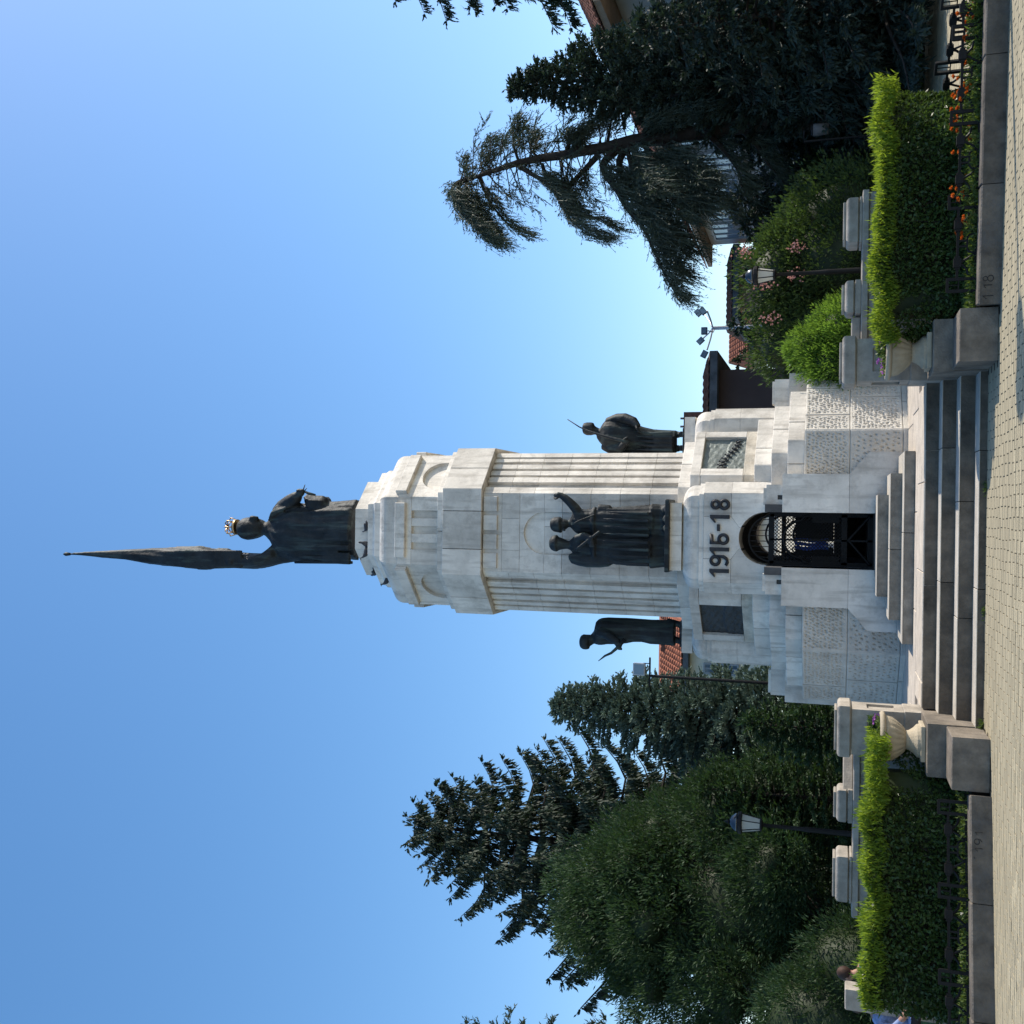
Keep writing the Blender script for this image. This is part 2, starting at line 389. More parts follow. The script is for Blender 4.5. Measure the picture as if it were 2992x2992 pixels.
# portal on each side: two smooth pylons with stepped caps, the block for the statue above
for k in range(4):
    ca, sa = [(1, 0), (0, 1), (-1, 0), (0, -1)][k]
    def xf(lx, d, z, ca=ca, sa=sa):                             # lx to the viewer's right, d out from the axis
        x, y = lx, -d
        return (ca * x - sa * y, sa * x + ca * y, z)
    def poly(P, d0, d1, material='marble', xf=xf):
        mb = MB(); mb.slab(P, d1, d0, xf); return stone(mb, material)
    for s in (-1, 1):
        flip = lambda P: [(a * s, b) for a, b in (P if s > 0 else P[::-1])]
        poly(flip([(DH, ZB + .002), (1.345, ZB + .002), (1.345, 1.12), (1.02, 1.40), (DH, 1.40)]), 2.35, 2.80)
        poly(flip([(DH, 1.404), (1.015, 1.404), (1.015, 2.38), (DH, 2.38)]), 2.2, 2.80)
        # stepped cap, square socket, recessed filler beside the arch
        a0, a1 = .515, .85
        hs = .035; hc = .655
        poly(flip([(a0, 2.384), (hc - hs, 2.384), (hc - hs, 2.455), (hc + hs, 2.455), (hc + hs, 2.384), (a1, 2.384), (a1, 2.625), (a0, 2.625)]), 2.25, 2.72)
        mb = MB(); mb.slab(flip([(hc - hs, 2.386), (hc + hs, 2.386), (hc + hs, 2.453), (hc - hs, 2.453)]), 2.69, 2.5, xf); mb.build('socket', M['dark'], mon)
        poly(flip([(a0 + .02, 2.627), (a1 - .05, 2.627), (a1 - .05, 2.67), (a0 + .02, 2.67)]), 2.3, 2.69)
        poly(flip([(DH + .003, 2.384), (a0 - .004, 2.384), (a0 - .004, 2.63), (DH + .003, 2.63)]), 2.0, 2.30)
    # block over the arch
    H, CH, D0 = .725, .185, 2.24
    arc = [(.425 * cos(t), 2.655 + .425 * sin(t)) for t in np.linspace(0, pi, 19)]
    ai = lambda a, b: [p for p in arc if a <= p[0] <= b]
    zs = 3.20
    xk = .17
    za = 2.655 + sqrt(.425 ** 2 - xk * xk)
    R = [(H - .002, 2.384), (H - .002, zs - .003), (.345, zs - .003), (xk + .004, za + .03), (xk + .004, za)] + [p for p in arc if p[0] > xk + .004][::-1] + [(.425, 2.384)]
    if k in (0, 2):
        poly(R[::-1], 1.6, D0); poly([(-a, b) for a, b in R], 1.6, D0)
        K = [(-xk, za)] + [p for p in arc[::-1] if abs(p[0]) < xk] + [(xk, za), (xk, za + .03), (.341, zs), (.341, 3.64), (-.341, 3.64), (-.341, zs), (-xk, za + .03)]
        poly(K, 1.6, D0)
        poly([(.346, zs + .002), (H, zs + .002), (H, 3.64), (.346, 3.64)], 1.6, D0); poly([(-H, zs + .002), (-.346, zs + .002), (-.346, 3.64), (-H, 3.64)], 1.6, D0)
    else:
        poly([(-H, 2.384), (H, 2.384), (H, 3.64), (-H, 3.64)], 1.6, D0)
        poly([(-DH, ZB + .002), (DH, ZB + .002), (DH, 2.38), (-DH, 2.38)], 2.3, 2.7)
    for s in (-1, 1):
        for z0, z1 in ((2.384, zs - .003), (zs, 3.64)):
            P = [(H, D0), (H + CH, D0 - CH), (H + CH, 1.5), (H, 1.5)]
            mb = MB(); n = 4
            vs = [xf(s * a, d, z) for z in (z0, z1) for a, d in P]
            mb.add(vs, [(0, 1, 2, 3), (7, 6, 5, 4), (0, 4, 5, 1), (1, 5, 6, 2), (2, 6, 7, 3), (3, 7, 4, 0)]); stone(mb)
    def plan(i): 
        h = H - i; d = D0 - i; c = CH - i * .3
        return [(-h, d), (h, d), (h + c, d - c), (h + c, 1.45), (-h - c, 1.45), (-h - c, d - c)]
    def stack(levels, smooth=False):
        mb = MB(); mb.rings([[xf(a, d, z) for a, d in plan(i)] for i, z in levels]); return mb
    stone(stack([(.02, 3.645), (.02, 3.718)]))
    stone(stack([(.045, 3.723), (.045, 3.79)] + [(.045 + .235 * (1 - cos(t)), 3.79 + .23 * sin(t)) for t in np.linspace(.12, pi / 2 - .02, 9)]), name='cushion_stone')
    poly([(-.56, 4.015), (.02, 4.015), (.02, 4.205), (-.56, 4.205)], 1.3, 2.12)
    poly([(.024, 4.015), (.56, 4.015), (.56, 4.205), (.024, 4.205)], 1.3, 2.12)
# passage lining through the middle
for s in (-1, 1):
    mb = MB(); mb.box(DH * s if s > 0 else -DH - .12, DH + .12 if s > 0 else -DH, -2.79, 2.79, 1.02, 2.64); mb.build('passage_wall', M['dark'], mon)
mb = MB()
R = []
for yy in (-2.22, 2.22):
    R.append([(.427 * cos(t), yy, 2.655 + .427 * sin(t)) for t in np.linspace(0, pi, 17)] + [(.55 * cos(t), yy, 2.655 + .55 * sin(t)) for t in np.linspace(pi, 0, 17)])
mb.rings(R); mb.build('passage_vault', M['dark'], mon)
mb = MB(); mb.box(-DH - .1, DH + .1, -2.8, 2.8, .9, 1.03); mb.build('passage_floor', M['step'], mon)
# shaft foot, shaft, frieze, cornice
ring(1.65, .82, 3.93, 4.155, SP, .5)
AS, CS = 1.47, .76
f0, L0 = face_frame(AS, CS, 0)
zc = [4.157, 4.66, 5.18, 5.70, 6.22, 6.74, 7.22, 7.70]
# splayed faces: ribs and channels
prof = [(0, 0), (.14, 0), (.14, -.085), (.28, -.085), (.28, -.012), (.40, -.012), (.40, -.06), (.455, -.06), (.455, -.012), (.56, -.012), (.56, -.06), (.62, -.06), (.62, -.012),
        (.72, -.012), (.72, -.06), (.785, -.06), (.785, -.012), (.865, -.012), (.865, -.04), (.90, -.04), (.90, 0), (1, 0)]
for k in (1, 3, 5, 7):
    f, L = face_frame(AS, CS, k); pr = prof if k in (1, 5) else [(1 - t, d) for t, d in prof][::-1]
    for i in range(7):
        cut = (.30 if i % 2 else .66)
        cut = min((t for t, d in pr), key=lambda t: abs(t - cut))
        for half in (0, 1):
            pp = [(t, d) for t, d in pr if (t <= cut + 1e-6 if half == 0 else t >= cut - 1e-6)]
            if half == 0 and len(pp) > 1 and abs(pp[-1][0] - pp[-2][0]) < 1e-6: pp = pp[:-1]
            if half == 1 and len(pp) > 1 and abs(pp[0][0] - pp[1][0]) < 1e-6: pp = pp[1:]
            t0, t1 = pp[0][0], pp[-1][0]
            P = [f((t - .5) * L, d, 0)[:2] for t, d in pp] + [f((t1 - .5) * L - (.3 * .4142 if t1 == 1 else .0), -.3, 0)[:2], f((t0 - .5) * L + (.3 * .4142 if t0 == 0 else .0), -.3, 0)[:2]]
            mb = MB(); mb.prism(P, zc[i] + G / 2, zc[i + 1] - G / 2); stone(mb)
for k in (2, 4, 6):
    for i in range(7): 
        ring(AS, CS, zc[i], zc[i + 1], {k: [.35 if i % 2 else .6]}, .3, faces=[k])
# front of the shaft with its blind arched niche
NH, NS = .375, 6.55
f = f0; HL = L0 / 2; mit = .3 * .4142
for i in range(5):
    z0, z1 = zc[i] + G / 2, zc[i + 1] - G / 2
    if z1 > NS: z1 = NS - G / 2
    if z1 - z0 < .05: continue
    for s in (-1, 1):
        stone(block(f, *((-HL, -NH) if s < 0 else (NH, HL)), z0, z1, -.3, 0, .004, mit if s < 0 else 0, mit if s > 0 else 0))
    stone(block(f, -NH + .002, (-.1 if i % 2 else .12) - G, z0, z1, -.3, -.035, .004)); stone(block(f, (-.1 if i % 2 else .12), NH - .002, z0, z1, -.3, -.035, .004))
arcn = [(NH * cos(t), NS + NH * sin(t)) for t in np.linspace(0, pi, 21)]
ztop = 7.0
for P in ([(NH, NS), (HL, NS), (HL, ztop), (.002, ztop), (.002, NS + NH)] + [p for p in arcn if p[0] > .002][::-1][:-1], ):
    for s in (1, -1):
        mb = MB(); PP = [(a * s, b) for a, b in P]; PP = PP if s > 0 else PP[::-1]
        mb.slab(PP, 0, -.3, f); stone(mb)
mb = MB(); mb.slab([(-NH - .02, NS), (NH + .02, NS), (NH + .02, 6.96), (-NH - .02, 6.96)], -.035, -.28, f); stone(mb)
for a, b in ((-HL, -.32), (-.316, .25), (.254, HL)):
    stone(block(f, a, b, ztop + G, 7.34, -.3, 0, .004, mit if a == -HL else 0, mit if b == HL else 0))
for a, b in ((-HL, -.05), (-.046, HL)):
    stone(block(f, a, b, 7.344, 7.70, -.3, -.004, .004, mit if a == -HL else 0, mit if b == HL else 0))
for q in range(4):
    u = (-.525 + .35 * q) * .98
    stone(block(f, u - .135, u + .135, 7.425, 7.685, -.02, .035, .008), name='frieze_block')
ring(1.565, .78, 7.702, 8.46, {0: [.30, .74], 4: [.5], 1: [.5], 3: [.5], 5: [.5], 7: [.42], 2: [.5], 6: [.5]}, .5)
ring(1.50, .79, 8.464, 8.585, {0: [.5]}, .5)
# attic
AA, CA = 1.44, .81
ring(AA - .07, CA - .04, 8.586, 9.40, {}, .4)
for k in (0, 2, 4, 6):
    f, L = face_frame(AA, CA, k); HL2 = L / 2
    for a, b in ((-HL2, -.35), (-.22, -.06), (.085, .23), (.375, HL2)):
        stone(block(f, a, b, 8.588, 9.12, -.069, 0, .004, .03 if a == -HL2 else 0, .03 if b == HL2 else 0))
    stone(block(f, -HL2, HL2, 9.124, 9.40, -.069, 0, .004, .03, .03))
    stone(block(f, -HL2 * .80, HL2 * .82, 9.23, 9.43, -.05, .075, .01))
for k in (1, 3, 5, 7):
    f, L = face_frame(AA, CA, k); HL2 = L / 2; rr = .36
    ar = [(rr * cos(t), 8.70 + rr * 1.0 * sin(t)) for t in np.linspace(0, pi, 19)]
    for s in (1, -1):
        P = [(rr, 8.588), (HL2, 8.588), (HL2, 9.40), (.002, 9.40), (.002, 8.70 + rr)] + [p for p in ar if p[0] > .002][::-1]
        PP = [(a * s, b) for a, b in P]; PP = PP if s > 0 else PP[::-1]
        mb = MB(); mb.slab(PP, 0, -.069, f); stone(mb)
    stone(block(f, -HL2 * .88, HL2 * .88, 9.23, 9.45, -.05, .085, .01))
# stepped crown of the monument
def octrings(levels, name='cap_stone'):
    mb = MB(); mb.rings([[(x, y, z) for x, y in octv(A, c)] for A, c, z in levels]); return stone(mb, name=name)
octrings([(1.43, .81, 9.404), (1.43, .81, 9.60)] + [(1.43 - .27 * (1 - cos(t)), .81 - .16 * (1 - cos(t)), 9.60 + .26 * sin(t)) for t in np.linspace(.15, pi / 2, 8)])
octrings([(1.15, .64, 9.855), (1.15, .64, 10.0), (1.11, .62, 10.06), (1.10, .62, 10.17)])
octrings([(.95, .55, 10.17), (.93, .54, 10.22), (.93, .54, 10.52)])

rear = MB()
for k_, b_ in REAR.items(): stuff(b_.build('stones_at_the_back', M[k_], mon))

# numerals over the arch
def at_m(u, v, d):                                              # measured on a plane d in front of the monument axis -> monument coordinates
    p = at(u, v, Y=CY - d); return p - Vector((CX, CY, 0))
def glyph(name, pieces, parent=mon):
    mb = MB()
    for kind, a in pieces:
        if kind == 'ring':
            (cx_, cz_), ro, ri = a; n = 20; R = []
            for rr, dd in ((ri, 2.241), (ri, 2.262), ((ro + ri) / 2, 2.288), (ro, 2.262), (ro, 2.241)):
                R.append([(cx_ + rr * cos(2 * pi * i / n), -dd, cz_ + rr * sin(2 * pi * i / n)) for i in range(n)])
            mb.rings(R, cap=False)
        else:
            mb.slab(a, 2.278, 2.241, lambda s, d, z: (s, -d, z))
    return mb.build(name, M['lead'], parent, True if pieces[0][0] == 'ring' else False)
zt = at_m(1400, 2074, 2.24).z; zb = at_m(1400, 2131, 2.24).z; gh = zt - zb
def gx_(u): return at_m(u, 2100, 2.24).x
def one(u):
    x = gx_(u); wd = .031
    return glyph('numeral', [('poly', [(x - wd, zb), (x + wd, zb), (x + wd, zt), (x - wd * .6, zt), (x - wd * 3.2, zt - gh * .24), (x - wd * 3.0, zt - gh * .30), (x - wd, zt - gh * .2)])])
one(1324)
x = gx_(1354); glyph('numeral', [('ring', ((x, zt - gh * .29), gh * .30, gh * .13)), ('poly', [(x + gh * .16, zt - gh * .35), (x + gh * .30, zt - gh * .3), (x + gh * .29, zb + gh * .26), (x + gh * .16, zb + gh * .07), (x - gh * .1, zb), (x - gh * .29, zb + gh * .1), (x - gh * .2, zb + gh * .22), (x, zb + gh * .15), (x + gh * .13, zb + gh * .3)])])
one(1387)
x = gx_(1417); glyph('numeral', [('ring', ((x, zb + gh * .31), gh * .31, gh * .14)), ('poly', [(x - gh * .27, zb + gh * .42), (x - gh * .12, zb + gh * .52), (x - gh * .12, zt - gh * .2), (x + gh * .22, zt - gh * .16), (x + gh * .30, zt), (x - gh * .27, zt)])])
x = gx_(1451); glyph('hyphen', [('poly', [(x - .06, zb + gh * .48), (x + .05, zb + gh * .48), (x + .05, zb + gh * .64), (x - .06, zb + gh * .64)])])
one(1482)
x = gx_(1518); glyph('numeral', [('ring', ((x, zt - gh * .27), gh * .27, gh * .10)), ('ring', ((x, zb + gh * .28), gh * .30, gh * .12))])

# iron gates in the passage
def gate(dy, label, rear=False):
    g = link('iron_gate', None, mon); g['label'] = label
    z0, zs_ = 1.04, 2.60; hw = .40
    fr = MB()
    for a, b in (((-hw, z0), (-hw, zs_)), ((hw, z0), (hw, zs_)), ((-hw, z0 + .03), (hw, z0 + .03)), ((-hw, zs_ - .02), (hw, zs_ - .02)), ((-.012, z0), (-.012, zs_)), ((-hw, z0 + .42), (hw, z0 + .42))):
        fr.bar((a[0], dy, a[1]), (b[0], dy, b[1]), .085 if a[0] != -.012 else .03, (0, 1, 0), .04)
    fr.tube([(hw * .93 * cos(t), dy, zs_ - .04 + hw * .93 * sin(t)) for t in np.linspace(0, pi, 15)], .02, 6)
    fr.build('gate_frame', M['iron'], g)
    la = MB()
    st = .055
    zlo = z0 + .42; n = int((zs_ - zlo + 2 * hw) / st)
    for q in range(n + 1):
        c = zlo - 2 * hw + q * st
        for s in (1, -1):                                      # diagonals clipped to the leaf
            x0 = -hw; za_ = c; x1 = hw; zb_ = c + 2 * hw
            if za_ < zlo: x0 += zlo - za_; za_ = zlo
            if zb_ > zs_: x1 -= zb_ - zs_; zb_ = zs_
            if x1 - x0 > .02: la.bar((s * x0, dy + .01 * s, za_), (s * x1, dy + .01 * s, zb_), .011, (0, 1, 0), .008)
    for q in range(1, 9):
        xx = -hw + 2 * hw * q / 9
        la.bar((xx, dy, zs_), (xx * .95, dy, zs_ + sqrt(max(.0, (hw * .93) ** 2 - xx * xx)) - .04), .012, (0, 1, 0))
    if not rear: stuff(la.build('lattice', M['iron'], g))
    sc = MB()
    sc.tube([(.30 * cos(t), dy - .02, 2.12 + .27 * sin(t)) for t in np.linspace(.0, pi, 17)], .024, 6)
    sc.build('arched_bar', M['iron'], g)
    for s in (-1, 1):
        sc = MB(); sc.tube([(s * .30, dy - .02, 2.12), (s * .36, dy - .02, 2.07), (s * .38, dy - .02, 2.0)], .024, 6)
        sc.build('side_scroll', M['iron'], g); sc = MB(); sc.tube([(s * .38, dy - .02, z0 + .04), (0, dy - .02, z0 + .36)], .022, 6)
        sc.build('brace', M['iron'], g); sc = MB(); sc.tube([(s * (.30 + .05 * cos(t)), dy - .02, 2.36 + .05 * sin(t)) for t in np.linspace(0, 5.2, 12)], .014, 5)
        sc.build('scroll', M['iron'], g)
    if rear:
        for s in (-1, 1):
            pn = MB(); pn.box(-.38 if s < 0 else -.10, -.24 if s < 0 else .38, dy - .01, dy + .01, 1.625, 2.36); pn.build('sheet_panel', M['iron'], g)
        pn = MB(); pn.box(-.36, .36, dy - .012, dy + .012, 1.04, 1.62); pn.build('sheet_panel', M['iron'], g)
    else:
        for s in (-1, 1):
            pn = MB(); pn.box(min(s * .27, s * .36), max(s * .27, s * .36), dy - .006, dy + .006, z0 + .5, 1.95); pn.build('sheet_panel', M['iron'], g)
    return g
gate(-2.05, 'front wrought iron gate with diamond lattice')
gate(2.20, 'rear iron gate of the passage', True)
rb_ = thing('ribbon', 'blue ribbon hanging inside the arched passage behind the front gate', 'ribbon', (CX - .07, CY - 1.93, 1.70))
M['ribbon'] = mat('blue_ribbon', (.03, .11, .60), .6, .3, 9, .3, 20, rnd=0)
for q in range(3):
    mb = MB(); R = []
    for z in np.linspace(0, .52, 9): R.append([(-.10 + .062 * q + .012 * sin(z * 14 + q), .012 * sin(z * 19 + q), z), (-.045 + .062 * q + .012 * sin(z * 14 + q), .012 * sin(z * 19 + q * 2), z), (-.045 + .062 * q + .012 * sin(z * 14 + q), .014 + .012 * sin(z * 19 + q * 2), z), (-.10 + .062 * q + .012 * sin(z * 14 + q), .014 + .012 * sin(z * 19 + q), z)])
    mb.rings(R); mb.build('ribbon_tail', M['ribbon'], rb_)

# ------------------------------------------------------------------ bronze figures: silhouettes lofted into full bodies, joined into one skin each
def loft(mb, levels, Y, org, ratio=.75, n=44, fold=.05, nf=9, seed=0):
    r = random.Random(seed); ph = r.random() * 6; R = []
    for lv in levels:
        v, ul, ur = lv[:3]; yo = lv[3] if len(lv) > 3 else 0; rt = lv[4] if len(lv) > 4 else ratio
        a = at(ul, v, Y=Y); b = at(ur, v, Y=Y); c = (a + b) / 2 - Vector(org); h = (b - a).length / 2; z = c.z
        ringp = []
        for i in range(n):
            t = 2 * pi * i / n
            k = 1 + fold * 1.3 * (1 - 2 * abs(sin(nf * .5 * t + ph + .7 * sin(z * 2.1)))) + fold * .7 * (1 - 2 * abs(sin((nf + .5) * t + 1.3 * z + ph)))
            ringp.append((c.x + h * k * cos(t), c.y + yo + h * rt * k * sin(t), z))
        R.append(ringp)
    mb.rings(R)
def skin(mb, name, material, parent, voxel=.025):
    me = mb.mesh(name + '_raw'); o = bpy.data.objects.new(name, me); COL.objects.link(o)
    rm = o.modifiers.new('r', 'REMESH'); rm.mode = 'VOXEL'; rm.voxel_size = voxel; rm.use_smooth_shade = True
    sm = o.modifiers.new('s', 'SMOOTH'); sm.factor = .5; sm.iterations = 1
    dg = bpy.context.evaluated_depsgraph_get(); dg.update()
    m2 = bpy.data.meshes.new_from_object(o.evaluated_get(dg)); m2.name = name
    o.modifiers.clear(); o.data = m2; bpy.data.meshes.remove(me)
    m2.materials.clear(); m2.materials.append(M[material]); m2.polygons.foreach_set('use_smooth', [True] * len(m2.polygons))
    if parent: o.parent = parent
    return o
def ptb(u, v, Y, org, dy=0):
    p = at(u, v, Y=Y) - Vector(org); p.y += dy; return p
def limb(mb, pts, Y, org, n=10):
    mb.tube([ptb(u, v, Y, org, dy) for u, v, dy, r in pts], [r for u, v, dy, r in pts], n)

# the crowned woman with the furled flag
YW = 18.95
org = (CX + .0, YW, 10.52)
lady = thing('statue', 'colossal dark bronze woman in robes with gilt crown, holding a furled flag, on monument top', 'statue', org)
mb = MB()
loft(mb, [(1046, 1357, 1531), (1020, 1357, 1530), (990, 1350, 1527), (970, 1349, 1526), (955, 1348, 1524), (930, 1350, 1520), (900, 1351, 1520), (880, 1353, 1522), (860, 1356, 1520), (842, 1360, 1514), (825, 1366, 1506), (812, 1380, 1500), (800, 1398, 1488), (790, 1412, 1476), (780, 1422, 1468)], YW, org, .58, fold=.04, nf=16, seed=1)
loft(mb, [(786, 1424, 1468), (772, 1428, 1464), (760, 1429, 1464)], YW, org, .9, fold=0)
loft(mb, [(776, 1434, 1466), (768, 1427, 1472), (755, 1420, 1477), (740, 1416, 1480), (725, 1414, 1481), (712, 1417, 1478), (702, 1425, 1470), (697, 1434, 1461)], YW, org, 1.02, fold=.008, nf=15, seed=3)
limb(mb, [(1478, 742, -.12, .06), (1479, 752, -.14, .05), (1476, 762, -.1, .05)], YW, org)            # cheek and nose of the turned head
limb(mb, [(1496, 806, 0, .10), (1512, 830, -.05, .15), (1526, 858, -.12, .16), (1538, 880, -.2, .13), (1546, 890, -.24, .085)], YW, org)   # bent right arm
limb(mb, [(1546, 890, -.24, .075), (1552, 898, -.27, .085), (1556, 905, -.28, .06)], YW, org)
for q in range(4): limb(mb, [(1550, 890 + 5 * q, -.30, .03), (1559, 891 + 5 * q, -.33, .028), (1561, 896 + 5 * q, -.30, .024)], YW, org, 6)   # fingers
loft(mb, [(1046, 1505, 1533), (1000, 1503, 1529), (965, 1500, 1526), (958, 1498, 1538), (950, 1497, 1543), (920, 1496, 1544), (908, 1500, 1546), (898, 1520, 1550)], YW, org, 1.4, fold=.07, nf=7, seed=5)    # mantle hanging from the arm
limb(mb, [(1390, 806, 0, .11), (1374, 795, -.05, .13), (1362, 778, -.08, .12), (1355, 755, -.1, .12), (1352, 730, -.1, .11), (1351, 700, -.1, .1)], YW, org)   # raised left arm
limb(mb, [(1351, 694, -.14, .10), (1352, 684, -.14, .11), (1352, 676, -.12, .09)], YW, org)
loft(mb, [(960, 1349, 1368), (920, 1349, 1376), (880, 1350, 1378), (855, 1349, 1378), (820, 1344, 1378), (790, 1336, 1377), (765, 1331, 1376), (740, 1329, 1376), (705, 1330, 1378), (675, 1331, 1385), (668, 1332, 1389), (640, 1332, 1390), (632, 1330, 1388), (620, 1327, 1389), (596, 1328, 1395), (585, 1329, 1397), (560, 1331, 1395), (533, 1333, 1394), (480, 1339, 1392), (430, 1345, 1390), (367, 1356, 1387), (300, 1362, 1383), (250, 1367, 1380), (212, 1370, 1377), (200, 1370, 1376)], YW, org, .8, n=52, fold=.075, nf=7, seed=9)
for q in range(7):                                             # deep folds hanging along the cloth
    a0 = 1338 + 7.5 * q
    limb(mb, [(a0 * .5 + 685, 420, -.05, .012), (a0, 560, -.22, .035), (a0 - 2, 640, -.2, .04), (a0 - 1, 720, -.17, .03)], YW, org, 6)
rf_ = random.Random(12)
for q in range(15):
    a0 = 1354 + 11 * q + rf_.uniform(-5, 5); v0 = rf_.uniform(810, 960); rr_ = rf_.uniform(.025, .055); dd_ = -.33 + .10 * abs(q - 7) / 7
    limb(mb, [(a0 + rf_.uniform(-4, 6), v0, dd_ + .05, .015), (a0, (v0 + 1040) / 2, dd_ - .03, rr_), (a0 + rf_.uniform(-3, 3), 1043, dd_ - .05, rr_ * 1.15)], YW, org, 6)
for q in range(6):
    limb(mb, [(1470 + 4 * q, 800 + 5 * q, -.22, .02), (1492 + 3 * q, 812 + 8 * q, -.26, .03), (1514, 822 + 10 * q, -.2, .02)], YW, org, 6)
skin(mb, 'body', 'bronze', lady, .025)
mb = MB(); limb(mb, [(1373, 205, 0, .03), (1373, 192, 0, .045), (1373, 185, 0, .012)], YW, org, 8); mb.build('pole_finial', M['bronze'], lady, True)
mb = MB(); limb(mb, [(1351, 880, -.26, .028), (1350, 1046, -.26, .03)], YW, org, 8); mb.build('flag_pole', M['bronze'], lady, True)
mb = MB()
limb(mb, [(1556, 905, -.27, .02), (1563, 906, -.27, .014), (1575, 910, -.27, .008)], YW, org, 6); limb(mb, [(1556, 905, -.27, .02), (1549, 922, -.27, .03), (1545, 940, -.27, .02)], YW, org, 6)
limb(mb, [(1556, 908, -.27, .014), (1565, 914, -.25, .006)], YW, org, 6)
mb.build('laurel_branch', M['bronze'], lady, True)
cr = MB()
cc = ptb(1452, 692, YW, org); rc = .155; hz = .23
cr.lathe([(rc * .96, -.02), (rc * 1.06, -.02), (rc * 1.06, .035), (rc * .96, .035)], 20, cc)
for q in range(8):
    t = 2 * pi * q / 8
    cr.tube([(cc.x + rc * cos(t), cc.y + rc * sin(t), cc.z + .03), (cc.x + rc * 1.22 * cos(t), cc.y + rc * 1.22 * sin(t), cc.z + .13), (cc.x + rc * .75 * cos(t), cc.y + rc * .75 * sin(t), cc.z + hz), (cc.x, cc.y, cc.z + hz * .93)], .013, 6)
    cr.ball((cc.x + rc * 1.2 * cos(t), cc.y + rc * 1.2 * sin(t), cc.z + .15), .018, 8, 5)
cr.ball((cc.x, cc.y, cc.z + hz + .02), .035, 8, 6)
cr.build('gilt_crown', M['gold'], lady, True)

